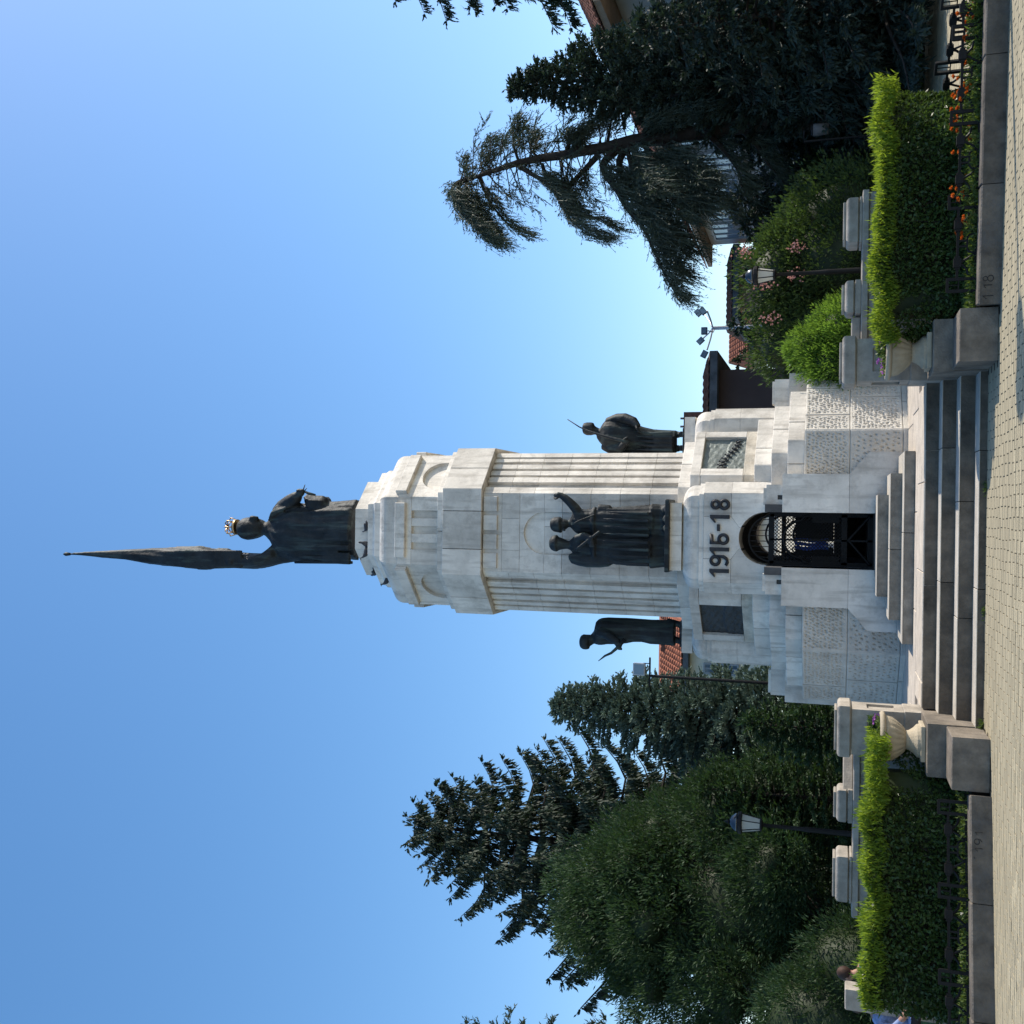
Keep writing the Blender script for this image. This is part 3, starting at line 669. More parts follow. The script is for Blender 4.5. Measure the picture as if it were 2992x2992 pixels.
# soldiers
def soldier(name_label, base, Y, build):
    o = thing('statue', name_label, 'statue', base); mb = MB(); build(mb, base, Y); skin(mb, 'body', 'bronze', o, .016); return o
YP = 17.2
pb = (at(1427, 1958, Y=YP).x, YP, 4.208)
def pair(mb, g, Y):
    # soldier on the viewer's right, head turned, arm flung up
    YR = Y
    loft(mb, [(1912, 1424, 1515), (1890, 1424, 1514), (1850, 1426, 1512), (1800, 1428, 1510), (1760, 1429, 1509), (1735, 1431, 1506), (1715, 1432, 1504), (1700, 1431, 1504), (1685, 1434, 1503), (1676, 1442, 1500), (1668, 1450, 1480), (1660, 1452, 1470)], YR, g, .62, fold=.045, nf=12, seed=2)
    loft(mb, [(1664, 1454, 1470), (1655, 1446, 1474), (1645, 1442, 1476), (1638, 1441, 1476), (1630, 1443, 1475)], YR, g, 1.0, fold=0)
    loft(mb, [(1641, 1433, 1478), (1637, 1435, 1482), (1630, 1437, 1482), (1620, 1438, 1481), (1612, 1444, 1477), (1609, 1451, 1470)], YR, g, 1.05, fold=0)
    limb(mb, [(1446, 1652, -.1, .035), (1441, 1655, -.13, .02)], YR, g, 6)
    limb(mb, [(1495, 1690, 0, .085), (1508, 1682, -.04, .085), (1524, 1668, -.06, .075), (1538, 1652, -.06, .065), (1545, 1640, -.06, .05)], YR, g)
    limb(mb, [(1544, 1644, -.06, .05), (1546, 1634, -.07, .052), (1542, 1628, -.08, .04)], YR, g)
    for q in range(4): limb(mb, [(1538 + 3 * q, 1634, -.08, .022), (1536 + 4 * q, 1626, -.09, .02), (1537 + 4 * q, 1621 + (q % 2) * 2, -.09, .016)], YR, g, 6)
    limb(mb, [(1540, 1636, -.1, .022), (1533, 1630, -.12, .018), (1533, 1624, -.12, .014)], YR, g, 6)
    loft(mb, [(1784, 1483, 1516), (1770, 1484, 1518), (1750, 1485, 1519), (1748, 1487, 1516)], YR, g, .8, fold=0)              # satchel
    loft(mb, [(1742, 1427, 1511), (1740, 1426, 1512), (1733, 1427, 1510), (1731, 1429, 1508)], YR, g, .66, fold=0)
    limb(mb, [(1488, 1745, -.2, .018), (1470, 1700, -.24, .018), (1458, 1678, -.2, .018)], YR, g, 6)
    for u in (1441, 1468, 1496): 
        limb(mb, [(u, 1905, 0, .15), (u, 1935, 0, .125), (u + 2, 1950, -.02, .125)], YR, g); limb(mb, [(u, 1950, .05, .10), (u + 5, 1953, -.1, .09), (u + 8, 1954, -.24, .06)], YR, g)
    # soldier on the viewer's left, seen from the side, pack on his back
    YL = Y + .02
    loft(mb, [(1906, 1335, 1432), (1880, 1338, 1432), (1850, 1341, 1431), (1800, 1343, 1430), (1760, 1352, 1430), (1735, 1362, 1430), (1715, 1368, 1432), (1700, 1370, 1431), (1685, 1374, 1428), (1676, 1376, 1424), (1666, 1384, 1414), (1658, 1388, 1410)], YL, g, .62, fold=.045, nf=12, seed=4)
    loft(mb, [(1664, 1388, 1412), (1652, 1388, 1415), (1640, 1386, 1421), (1630, 1383, 1424), (1622, 1383, 1424)], YL, g, .95, fold=0)
    loft(mb, [(1629, 1380, 1428), (1625, 1380, 1429), (1618, 1382, 1428), (1611, 1386, 1423), (1606, 1394, 1415)], YL, g, .95, fold=0)
    loft(mb, [(1792, 1344, 1380), (1778, 1336, 1380), (1750, 1333, 1378), (1715, 1334, 1377), (1690, 1339, 1376), (1670, 1346, 1375), (1662, 1358, 1374)], YL, g, .9, fold=.02, nf=5)   # pack
    limb(mb, [(1418, 1690, -.16, .075), (1425, 1715, -.2, .075), (1418, 1738, -.26, .065), (1402, 1742, -.3, .055)], YL, g)
    for q in range(4): limb(mb, [(1404, 1736 + 3.5 * q, -.31, .022), (1396, 1737 + 3.5 * q, -.34, .02), (1396, 1740 + 3.5 * q, -.31, .016)], YL, g, 6)
    for u in (1356, 1382, 1408):
        limb(mb, [(u, 1900, 0, .15), (u, 1935, 0, .125), (u, 1950, 0, .125)], YL, g); limb(mb, [(u - 4, 1950, .03, .06), (u + 5, 1954, -.06, .055), (u + 12, 1955, -.12, .04)], YL, g)
    loft(mb, [(1744, 1352, 1434), (1741, 1351, 1435), (1735, 1352, 1435), (1733, 1354, 1433)], YL, g, .66, fold=0)
    limb(mb, [(1385, 1690, -.2, .03), (1410, 1725, -.3, .03), (1440, 1765, -.32, .03)], YL, g, 6)
    for q in range(8):
        u = 1345 + 21 * q; limb(mb, [(u + 5, 1770, -.22, .012), (u + 1, 1840, -.27, .03), (u - 1, 1905, -.28, .035)], Y, g, 6)
    lw, rw = at(1322, 1960, Y=Y), at(1533, 1960, Y=Y)
    mb.box(lw.x - g[0], rw.x - g[0], -.32, .36, .0, .07)
duo = soldier('bronze pair of soldiers in greatcoats, one flinging an arm up, above the numerals', pb, YP, pair)
Y1 = 19.1
b1 = (at(1713, 2000, Y=Y1).x, Y1, 4.208)
def rsol(mb, g, Y):
    loft(mb, [(1976, 1668, 1735), (1950, 1667, 1736), (1910, 1667, 1738), (1880, 1667, 1745), (1860, 1668, 1752), (1848, 1670, 1757), (1836, 1668, 1760), (1820, 1668, 1762), (1800, 1668, 1768), (1785, 1672, 1768), (1770, 1680, 1764), (1762, 1690, 1755), (1752, 1700, 1738), (1744, 1712, 1735)], Y, g, .68, fold=.03, nf=9, seed=6)
    loft(mb, [(1752, 1716, 1740), (1742, 1722, 1745), (1732, 1722, 1753), (1724, 1722, 1756)], Y, g, .95, fold=0)
    loft(mb, [(1735, 1722, 1756), (1728, 1720, 1758), (1715, 1720, 1758), (1706, 1724, 1756), (1703, 1730, 1750)], Y, g, 1.0, fold=0)
    limb(mb, [(1758, 1775, 0, .09), (1768, 1805, -.05, .1), (1768, 1830, -.12, .10), (1758, 1858, -.2, .085), (1742, 1872, -.26, .06)], Y, g)
    limb(mb, [(1690, 1765, 0, .09), (1678, 1790, -.08, .1), (1680, 1820, -.18, .09), (1696, 1838, -.28, .065)], Y, g)
    for q in range(4): limb(mb, [(1696 + 2 * q, 1834 + 3 * q, -.32, .024), (1704 + 2 * q, 1832 + 3 * q, -.35, .022), (1706 + 2 * q, 1838 + 3 * q, -.33, .018)], Y, g, 6)
    for q in range(4): limb(mb, [(1742 - 3 * q, 1868 + 2 * q, -.3, .024), (1735 - 3 * q, 1870 + 2 * q, -.34, .022), (1734 - 3 * q, 1875 + 2 * q, -.32, .018)], Y, g, 6)
    for u in (1682, 1722): limb(mb, [(u, 1965, 0, .07), (u, 1985, 0, .06), (u, 1992, -.05, .06), (u, 1994, -.18, .05)], Y, g)
    for q in range(5): limb(mb, [(1676 + 13 * q, 1865, -.24, .015), (1674 + 12 * q, 1920, -.27, .035), (1672 + 13 * q, 1972, -.27, .04)], Y, g, 6)
    a, b = at(1664, 1990, Y=Y), at(1738, 1990, Y=Y); mb.box(a.x - g[0], b.x - g[0], -.4, .4, -.0, .06)
rs = soldier('bronze soldier in long coat holding rifle with bayonet, right of the shaft', b1, Y1, rsol)
mb = MB(); limb(mb, [(1764, 1666, -.2, .008), (1742, 1700, -.2, .012), (1727, 1735, -.34, .02), (1712, 1782, -.38, .025), (1700, 1830, -.42, .035), (1692, 1850, -.42, .05)], Y1, b1, 8); mb.build('rifle', M['bronze'], rs, True)
b2 = (at(1142, 2000, Y=Y1).x, Y1, 4.208)
def lsol(mb, g, Y):
    loft(mb, [(1972, 1106, 1180), (1940, 1108, 1181), (1900, 1110, 1182), (1875, 1116, 1184), (1850, 1116, 1186), (1830, 1112, 1187), (1800, 1110, 1188), (1775, 1110, 1189), (1760, 1108, 1188), (1750, 1108, 1184), (1742, 1110, 1176), (1736, 1112, 1150), (1728, 1114, 1140)], Y, g, .7, fold=.03, nf=9, seed=8)
    loft(mb, [(1740, 1114, 1142), (1728, 1106, 1138), (1718, 1100, 1136), (1710, 1098, 1136)], Y, g, .9, fold=0)
    loft(mb, [(1722, 1096, 1138), (1714, 1094, 1138), (1704, 1095, 1139), (1697, 1100, 1134), (1694, 1108, 1126)], Y, g, .95, fold=0)
    limb(mb, [(1150, 1755, -.2, .085), (1140, 1785, -.26, .09), (1122, 1812, -.28, .075), (1106, 1820, -.28, .055)], Y, g)
    for q in range(4): limb(mb, [(1108, 1814 + 3 * q, -.3, .024), (1102, 1815 + 3 * q, -.32, .022), (1100, 1819 + 3 * q, -.3, .018)], Y, g, 6)
    for u, v in ((1122, 1990), (1170, 1988)): limb(mb, [(u + 3, 1950, 0, .085), (u, 1975, 0, .065), (u - 2, v, -.02, .06), (u - 12, v + 4, -.05, .05)], Y, g)
    a, b = at(1108, 1990, Y=Y), at(1185, 1990, Y=Y); mb.box(a.x - g[0], b.x - g[0], -.4, .4, -.0, .06)
ls = soldier('bronze soldier in profile facing left with rifle forward, left of the shaft', b2, Y1, lsol)
mb = MB(); limb(mb, [(1122, 1835, -.3, .045), (1104, 1815, -.32, .03), (1086, 1783, -.32, .022), (1082, 1773, -.32, .028), (1067, 1786, -.32, .0), ], Y1, b2, 8)
mb = MB(); limb(mb, [(1130, 1835, -.3, .045), (1104, 1812, -.32, .03), (1090, 1796, -.32, .024), (1082, 1778, -.32, .02), (1067, 1759, -.32, .006)], Y1, b2, 8); mb.build('rifle', M['bronze'], ls, True)

# pigeons on the ledges of the monument's top
M['pigeon'] = mat('pigeon_feather', (.075, .08, .095), .7, .3, 30, 0, rnd=.2)
M['pigeon_head'] = mat('pigeon_head', (.05, .055, .07), .6, .2, 30, 0, rnd=.1)
M['foot'] = mat('pigeon_foot', (.3, .08, .07), .7, .1, 30, 0, rnd=0)
def pigeon(p, rz, label):
    o = thing('pigeon', label, 'bird', p, 'pigeons perched on the monument top', rz); o.scale = (.74, .74, .74)
    mb = MB()
    R = []
    for x_, r_, z_ in ((-.20, .012, .075), (-.13, .026, .085), (-.06, .055, .10), (.02, .07, .115), (.08, .058, .135), (.11, .036, .175), (.125, .027, .205), (.13, .03, .23), (.14, .024, .25), (.145, .008, .265)):
        R.append([(x_, r_ * cos(2 * pi * i / 10), z_ + r_ * .95 * sin(2 * pi * i / 10)) for i in range(10)])
    mb.rings(R); mb.build('body', M['pigeon'], o, True)
    mb = MB(); mb.tube([(.155, 0, .237), (.19, 0, .228)], [.012, .003], 6); mb.build('beak', M['pigeon_head'], o)
    for s in (-1, 1):
        mb = MB(); mb.ball((-.04, s * .055, .11), (.12, .016, .042), 10, 6); mb.build('wing', M['pigeon'], o, True)
        mb = MB(); mb.tube([(.02, s * .025, .06), (.025, s * .025, .005), (.05, s * .025, .004)], [.008, .006, .005], 5); mb.build('leg', M['foot'], o)
def on_cap(u, A, z):                                           # front ledge position
    return (at(u, 1060, Y=CY - A).x, CY - A, z)
pigeon(on_cap(1452, .985, 10.17), 2.6, 'dark pigeon on the top ledge, rightmost, below the bronze robe')
pigeon(on_cap(1402, .985, 10.17), -1.2, 'plump dark pigeon in middle of the front top ledge')
pigeon(on_cap(1376, 1.0, 10.17) , 3.4, 'pigeon at the left corner of the front top ledge')
pigeon((CX - .86, CY - .60, 10.17), 2.2, 'small pigeon on the left splayed top ledge, seen against the sky')
pigeon((CX - 1.0, CY - .68, 9.86), 3.7, 'lowest pigeon, on the rounded cap left of the others')

# ------------------------------------------------------------------ terrace, stairs, door steps
terr = struct(link('terrace', None))
mb = MB(); mb.box(-5.0, 4.15, 13.9, 25.5, -.02, .535); struct(mb.build('terrace_core', M['terrace'], terr))
r = random.Random(3)
yy = 13.5; row = 0
while yy < 20:
    hh = 1.02; x = -4.98 + (.4 if row % 2 else 0) - .8
    while x < 4.1:
        wd = r.uniform(1.1, 1.5); x0, x1 = max(x, -4.98), min(x + wd, 4.13)
        inside = (x0 > CX - 1.9 and x1 < CX + 1.9 and yy > 17)
        if row == 0 and (x1 < -2.32 or x0 > 1.66): x += wd; continue
        if row == 0: x0 = max(x0, -2.335); x1 = min(x1, 1.65)
        if x1 - x0 > .12 and not inside:
            mb = MB(); mb.box(x0 + .004, x1 - .004, yy + .004, yy + hh - .004, .40, ZB + r.uniform(-.002, .002), .008); mb.build('slab', M['terrace'], terr)
        x += wd
    yy += hh; row += 1
stairs = thing('staircase', 'wide flight of dark stone steps rising from the paved square to the monument terrace', 'steps', (CX, 12.45, 0))
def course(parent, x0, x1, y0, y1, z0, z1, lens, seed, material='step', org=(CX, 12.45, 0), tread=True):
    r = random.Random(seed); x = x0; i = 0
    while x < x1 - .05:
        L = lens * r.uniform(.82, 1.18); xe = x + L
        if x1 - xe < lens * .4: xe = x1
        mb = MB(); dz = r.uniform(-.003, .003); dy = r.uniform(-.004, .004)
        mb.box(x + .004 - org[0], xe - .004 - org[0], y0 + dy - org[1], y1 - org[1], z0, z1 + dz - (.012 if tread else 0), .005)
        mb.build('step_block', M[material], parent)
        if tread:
            mb = MB(); mb.box(x + .004 - org[0], xe - .004 - org[0], y0 + dy - .004 - org[1], y1 - org[1], z1 + dz - .0115, z1 + dz, .004); mb.build('tread', M['tread'], parent)  # thin pale slab that carries the painted sunlight of the step top
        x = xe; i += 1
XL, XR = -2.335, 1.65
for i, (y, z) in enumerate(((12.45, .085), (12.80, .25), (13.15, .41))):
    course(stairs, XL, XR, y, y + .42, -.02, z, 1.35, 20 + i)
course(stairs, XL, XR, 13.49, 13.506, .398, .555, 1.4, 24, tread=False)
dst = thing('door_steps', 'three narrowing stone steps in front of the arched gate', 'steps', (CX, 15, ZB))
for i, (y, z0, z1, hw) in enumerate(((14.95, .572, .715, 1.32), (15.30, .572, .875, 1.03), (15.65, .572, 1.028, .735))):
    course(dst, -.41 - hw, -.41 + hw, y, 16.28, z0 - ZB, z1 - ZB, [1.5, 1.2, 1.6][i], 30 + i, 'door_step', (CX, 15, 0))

# cheek blocks either side of the stairs
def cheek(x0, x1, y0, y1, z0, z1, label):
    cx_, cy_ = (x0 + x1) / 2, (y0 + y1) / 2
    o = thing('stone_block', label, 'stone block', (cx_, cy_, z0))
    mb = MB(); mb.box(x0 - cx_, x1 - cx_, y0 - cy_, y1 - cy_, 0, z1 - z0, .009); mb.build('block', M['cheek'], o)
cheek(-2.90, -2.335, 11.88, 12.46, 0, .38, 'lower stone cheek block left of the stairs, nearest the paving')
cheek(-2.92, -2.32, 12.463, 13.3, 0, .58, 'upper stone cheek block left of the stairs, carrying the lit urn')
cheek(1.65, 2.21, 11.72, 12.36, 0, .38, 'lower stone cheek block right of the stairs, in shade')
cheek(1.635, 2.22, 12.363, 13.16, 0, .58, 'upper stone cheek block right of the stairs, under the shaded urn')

# urns with flowers
M['petal_purple'] = leafmat('petunia_petal', (.30, .10, .34), .3, .3, 6, (.4, .14, .45))
M['green'] = leafmat('flower_leaf', (.085, .125, .035), .35)
M['orange'] = leafmat('marigold_petal', (.60, .115, .018), .25, .3, 8, (.7, .2, .02))
M['white'] = leafmat('white_petal', (.75, .75, .7), .2, .05, 8, (.8, .8, .75))
M['pink'] = leafmat('pink_petal', (.42, .20, .185), .25, .3, 6, (.5, .26, .22))

def blades(name, P, D, L, W, material, parent=None, seed=0, fold=0.0):
    """rhombic leaves: base points P, directions D (n,3), lengths L and widths W"""
    g = np.random.default_rng(seed); n = len(P)
    D = D / (np.linalg.norm(D, axis=1, keepdims=True) + 1e-9)
    rv = g.normal(size=(n, 3)); Sd = np.cross(D, rv); Sd /= (np.linalg.norm(Sd, axis=1, keepdims=True) + 1e-9)
    L = np.broadcast_to(np.asarray(L, float), (n,))[:, None]; W = np.broadcast_to(np.asarray(W, float), (n,))[:, None]
    V = np.empty((n, 4, 3)); mid = P + D * L * .45
    V[:, 0] = P; V[:, 1] = mid + Sd * W * .5; V[:, 2] = P + D * L; V[:, 3] = mid - Sd * W * .5
    me = bpy.data.meshes.new(name); me.vertices.add(n * 4); me.vertices.foreach_set('co', V.reshape(-1).astype(np.float32))
    me.loops.add(n * 4); me.loops.foreach_set('vertex_index', np.arange(n * 4, dtype=np.int32))
    me.polygons.add(n); me.polygons.foreach_set('loop_start', np.arange(0, n * 4, 4, dtype=np.int32)); me.polygons.foreach_set('loop_total', np.full(n, 4, dtype=np.int32))
    me.update(calc_edges=True); me.materials.append(material)
    return link(name, me, parent)
def unit(n, g):
    v = g.normal(size=(n, 3)); return v / np.linalg.norm(v, axis=1, keepdims=True)

def urn(x, y, z, label, seed):
    o = thing('stone_urn', label, 'urn', (x, y, z))
    g = np.random.default_rng(seed)
    mb = MB(); mb.box(-.2, .2, -.2, .2, .0, .055, .008); mb.lathe([(.195, .055), (.19, .085), (.15, .12), (.115, .17), (.105, .205)], 24); mb.build('foot', M['urn'], o)
    fl = lambda t, zz: .075 * abs(sin(t * 9)) * max(0, min(1, (.40 - zz) / .06)) 
    mb = MB(); mb.lathe([(.10, .205), (.125, .215), (.16, .25), (.20, .30), (.235, .35), (.262, .40), (.27, .425)], 108, flute=fl); mb.build('bowl', M['urn'], o, True)
    mb = MB(); mb.lathe([(.27, .425), (.305, .44), (.315, .465), (.30, .49), (.275, .492), (.265, .46), (.02, .45)], 28); mb.build('rim', M['urn'], o, True)
    n = 500; a = g.uniform(0, 6.28, n); rr = .25 * np.sqrt(g.uniform(0, 1, n))
    P = np.stack([rr * np.cos(a), rr * np.sin(a), .45 + g.uniform(0, .07, n)], 1); D = unit(n, g) * .7 + np.array([0, 0, .7])
    blades('foliage', P, D, g.uniform(.03, .06, n), .022, M['green'], o, seed)
    m = 15; P2 = []; D2 = []
    for q in range(m):
        t = g.uniform(0, 6.28); q_ = .27 * sqrt(g.uniform(.2, 1)); c = np.array([q_ * cos(t), q_ * sin(t), .50 + g.uniform(0, .07)])
        for k in range(6): P2.append(c); D2.append([cos(k * 1.05), sin(k * 1.05) - .3, .35])
    blades('blossom', np.array(P2), np.array(D2), .036, .034, M['petal_purple'], o, seed + 1)
urn(-2.585, 12.78, .582, 'sunlit fluted stone urn of purple petunias beside the left hedge', 5)
urn(1.90, 12.68, .582, 'shaded fluted stone urn of purple petunias beside the right hedge', 6)

# parapets: end pier, low wall, round-edged caps
def rcap(mb, x0, x1, y0, y1, z0, z1, rr):
    P = [(x0, y0), (x1, y0), (x1, y1), (x0, y1)]
    lv = [(.03, z0), (0, z0 + .02), (0, z1 - rr)] + [(rr * (1 - cos(t)), z1 - rr + rr * sin(t)) for t in np.linspace(.2, pi / 2, 6)]
    mb.rings([[(a, b, z) for a, b in inset(P, i)] for i, z in lv])
def parapet(label, side, xa, xb, yf, walls, caps, zw):
    o = thing('parapet', label, 'parapet wall', ((xa + xb) / 2, yf, 0)); ox, oy = (xa + xb) / 2, yf
    B = lambda name, f, m='pier', parent=o: (lambda mb: (f(mb), mb.build(name, M[m], parent))[1])(MB(lambda x, y, z: (x - ox, y - oy, z)))
    pr = link('pier', None, o)
    bx = lambda *a: (lambda mb: mb.box(*a))
    B('pier_base', bx(xa - .01, xb + .01, yf - .01, yf + .58, ZB - .57, .765, .01), parent=pr)
    # body with sunken panels on the front and on the inner side
    xi = xb if side < 0 else xa
    def body(mb):
        x0, x1, y0, y1, z0, z1 = xa, xb, yf, yf + .55, .768, 1.372
        mb.box(x0 + .03, x1 - .03, y0 + .03, y1 - .03, z0, z1)
        def frame(f, L):
            for P in ([(0, z0), (L, z0), (L, z0 + .10), (0, z0 + .10)], [(0, z1 - .18), (L, z1 - .18), (L, z1), (0, z1)], [(0, z0 + .1), (L * .22, z0 + .1), (L * .22, z1 - .18), (0, z1 - .18)], [(L * .78, z0 + .1), (L, z0 + .1), (L, z1 - .18), (L * .78, z1 - .18)]):
                mb.slab(P, 0, -.03, f)
        frame(lambda s, d, z: (x0 + s, y0 - d, z), x1 - x0)
        if side < 0: frame(lambda s, d, z: (x1 + d, y0 + .03 + s, z), y1 - y0 - .03)
        else: frame(lambda s, d, z: (x0 - d, y1 - s, z), y1 - y0 - .03)
    B('pier_body', body, parent=pr)
    B('pier_cap', lambda mb: rcap(mb, xa - .035, xb + .035, yf - .035, yf + .585, 1.376, 1.545, .045), parent=pr)
    B('pier_cap_slab', lambda mb: mb.box(xa + .03, xb - .03, yf + .03, yf + .5, 1.547, 1.578, .006), parent=pr)
    for (p, q, th, z0, z1, nm) in walls:
        def wall(mb, p=p, q=q, th=th, z0=z0, z1=z1):
            a, b = Vector(p), Vector(q); t = (b - a).normalized(); nn = Vector((-t.y, t.x))
            if nn.y < 0: nn = -nn
            P = [a, b, b + nn * th, a + nn * th]
            P = [(v.x, v.y) for v in P]
            ar = sum(P[i - 1][0] * P[i][1] - P[i][0] * P[i - 1][1] for i in range(4))
            mb.prism(P if ar > 0 else P[::-1], z0, z1, .01)
        B(nm, wall, 'pier')
    for (x0, x1, y0, y1, z0, z1) in caps:
        B('cap_base', bx(x0 - .0, x1 + .0, y0 + .01, y1 - .01, zw + .002, z0, .006)); B('cap_stone', lambda mb: rcap(mb, x0 + .01, x1 - .01, y0, y1, z0 + .002, z1 - .035, .05)); B('cap_slab', bx(x0 + .05, x1 - .05, y0 + .05, y1 - .05, z1 - .033, z1, .006))
    return o
parapet('left stone parapet with end pier and two round-edged caps, behind the left hedge', -1, -2.94, -2.38, 13.40,
        [((-5.05, 13.74), (-2.945, 13.74), .34, 0, 1.255, 'wall'), ((-5.07, 13.70), (-2.945, 13.70), .42, 1.258, 1.338, 'coping'), ((-3.50, 13.79), (-2.95, 14.12), .2, 1.341, 1.462, 'upper_wall')],
        [(-3.89, -3.47, 13.72, 14.1, 1.40, 1.575), (-4.89, -4.30, 13.68, 14.15, 1.37, 1.575)], 1.338)
parapet('right stone parapet with end pier and two round-edged caps, behind the right hedge', 1, 1.655, 2.17, 13.20,
        [((2.175, 13.50), (4.02, 13.42), .34, 0, 1.245, 'wall'), ((2.175, 13.46), (4.04, 13.38), .42, 1.248, 1.328, 'coping'), ((2.175, 13.58), (2.5, 13.58), .2, 1.331, 1.44, 'upper_wall')],
        [(2.53, 2.95, 13.44, 13.84, 1.40, 1.56), (3.40, 3.97, 13.40, 13.85, 1.36, 1.555)], 1.328)

# ------------------------------------------------------------------ the paved square
grd = struct(link('ground', None)); me = MB(); me.box(-900, 900, -60, 1500, -.6, -.035); struct(me.build('ground_sheet', M['asphalt'], grd))
plaza = struct(link('plaza', None))
mb = MB(); mb.box(-14, 16, 4, 24, -.030, -.006); struct(mb.build('paving_bed', M['pavebed'], plaza))
PW, PD = .212, .108
pave = []
j = 0; y = 9.25
def kerb_y(x):
    if x < -2.335: return 11.86 + .20 * (x + 2.335)
    if x > 1.65: return 11.66 - .105 * (x - 1.65)
    return 12.455
while y < 12.46:
    x = -7.2 + (PW / 2 if j % 2 else 0) + (.01 * sin(j * 2.7))
    while x < 7.2:
        if y < kerb_y(x + PW / 2) + .02: pave.append((x + PW / 2, y + PD / 2))
        x += PW
    j += 1; y += PD
vis = lambda p: abs(p[0]) < 5.3 * p[1] / 10.9 + .1 and p[1] > 9.95
order = sorted(range(len(pave)), key=lambda i: (not vis(pave[i]), pave[i][1] * (1 + .002 * abs(pave[i][0]))))
near = set(order[:300])
protos = []
for q in range(5):
    mb = MB(); r = random.Random(50 + q); e = .0035
    mb.box(-PW / 2 + .0042, PW / 2 - .0042, -PD / 2 + .0042, PD / 2 - .0042, -.004, .0, e)
    protos.append(mb.mesh('paver')); protos[-1].materials.append(M['paver'])
r = random.Random(77); rest = MB()
for i, (x, y) in enumerate(pave):
    dz = r.uniform(-.0015, .0025)
    if i in near:
        o = link('paver', protos[r.randrange(5)], plaza); o.location = (x, y, dz); o.rotation_euler = (r.uniform(-.006, .006), r.uniform(-.004, .004), r.uniform(-.008, .008))
    else:
        rest.box(x - PW / 2 + .0042, x + PW / 2 - .0042, y - PD / 2 + .0042, y + PD / 2 - .0042, -.004, dz, .0035)
stuff(rest.build('pavers_beyond', M['paver'], plaza, fix=False))
# paving behind the right-hand bed, rows too far off to pick apart
far = MB(); y = 12.2; j = 0
while y < 22.2:
    x = 4.6 + (.1 if j % 2 else 0)
    while x < 13.5:
        if x < .52 * y + 1.2: far.box(x + .003, x + PW - .003, y + .003, y + PD - .003, -.006, r.uniform(-.002, .002))
        x += PW
    y += PD; j += 1
stuff(far.build('pavers_at_the_side', M['paver'], plaza, fix=False))
far = MB(); y = 11.4; j = 0
while y < 15.5:
    x = -9.5 + (.1 if j % 2 else 0)
    while x < -5.6:
        far.box(x + .003, x + PW - .003, y + .003, y + PD - .003, -.006, r.uniform(-.002, .002)); x += PW
    y += PD; j += 1
stuff(far.build('pavers_at_the_side', M['paver'], plaza, fix=False))

# kerbs
def kerb(name, pts, seed):
    k = struct(link(name, None)); r = random.Random(seed)
    a, b = Vector(pts[0]), Vector(pts[1]); t = (b - a).normalized(); nn = Vector((-t.y, t.x)); L = (b - a).length; s = 0
    if nn.y < 0: nn = -nn
    while s < L - .1:
        e = min(L, s + r.uniform(1.0, 1.35)); dz = r.uniform(-.004, .004)
        P = [a + t * (s + .004), a + t * (e - .004), a + t * (e - .004) + nn * .24, a + t * (s + .004) + nn * .24]; P = [(p.x, p.y) for p in P]
        ar = sum(P[i - 1][0] * P[i][1] - P[i][0] * P[i - 1][1] for i in range(4))
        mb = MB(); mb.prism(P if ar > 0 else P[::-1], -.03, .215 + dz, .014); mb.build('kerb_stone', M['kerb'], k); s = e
    return k, a, t, -nn
kl, ka, kt, kn = kerb('kerb_left', ((-2.905, kerb_y(-2.905)), (-6.6, kerb_y(-6.6))), 4)
kr, ra, rt_, rn = kerb('kerb_right', ((2.215, kerb_y(2.215)), (6.9, kerb_y(6.9))), 5)
M['ink'] = mat('scratched_mark', (.035, .035, .035), 1, .2, 30, 0, rnd=0)
def scrawl(k, a, t, nrm, s0, strokes, flip=1):
    """hand-scratched characters on the kerb face"""
    for st in strokes:
        mb = MB(); pts = [a + t * (s0 + x * flip) + nrm * .0025 for x, z in st]
        mb.tube([(p.x, p.y, z) for p, (x, z) in zip(pts, st)], .0038, 5); mb.build('lettering', M['ink'], k)
circ = lambda cx_, cz_, rx, rz, a0=0, a1=6.28: [(cx_ + rx * cos(t_), cz_ + rz * sin(t_)) for t_ in np.linspace(a0, a1, 14)]
scrawl(kl, ka, kt, kn, .52, [[(.02, .165), (.0, .185)], [(.075, .14), (.10, .172), (.10, .105)], circ(.165, .150, .028, .026), [(.192, .150), (.19, .125), (.165, .104)], [(.245, .15), (.262, .168), (.262, .10)]][::1], -1) if False else None
sL = [[(-.02, .17), (.0, .178)], [(.06, .145), (.088, .172), (.088, .098)], circ(.155, .150, .028, .026), [(.183, .150), (.18, .12), (.155, .100)], [(.228, .148), (.25, .17), (.25, .095)]]
for st in sL: pass
scrawl(kl, ka, -kt, kn, -.62, sL)
sR = [[(.0, .14), (.03, .178), (.03, .075)], [(.11, .15), (.14, .17), (.14, .09)], circ(.205, .155, .022, .022), circ(.207, .105, .03, .028)]
scrawl(kr, ra, rt_, rn, .06, sR)

# ------------------------------------------------------------------ beds, fences, flowers, hedges
def bed(name, P, z):
    mb = MB(); mb.prism(P, -.02, z); return struct(mb.build(name, M['soil']))
bed('flower_bed_left', [(-6.4, 11.27), (-2.92, 11.97), (-2.93, 13.68), (-6.4, 13.6)], .17)
bed('flower_bed_right', [(2.23, 11.83), (6.6, 11.38), (6.3, 12.05), (4.9, 13.5), (2.23, 13.45)], .17)

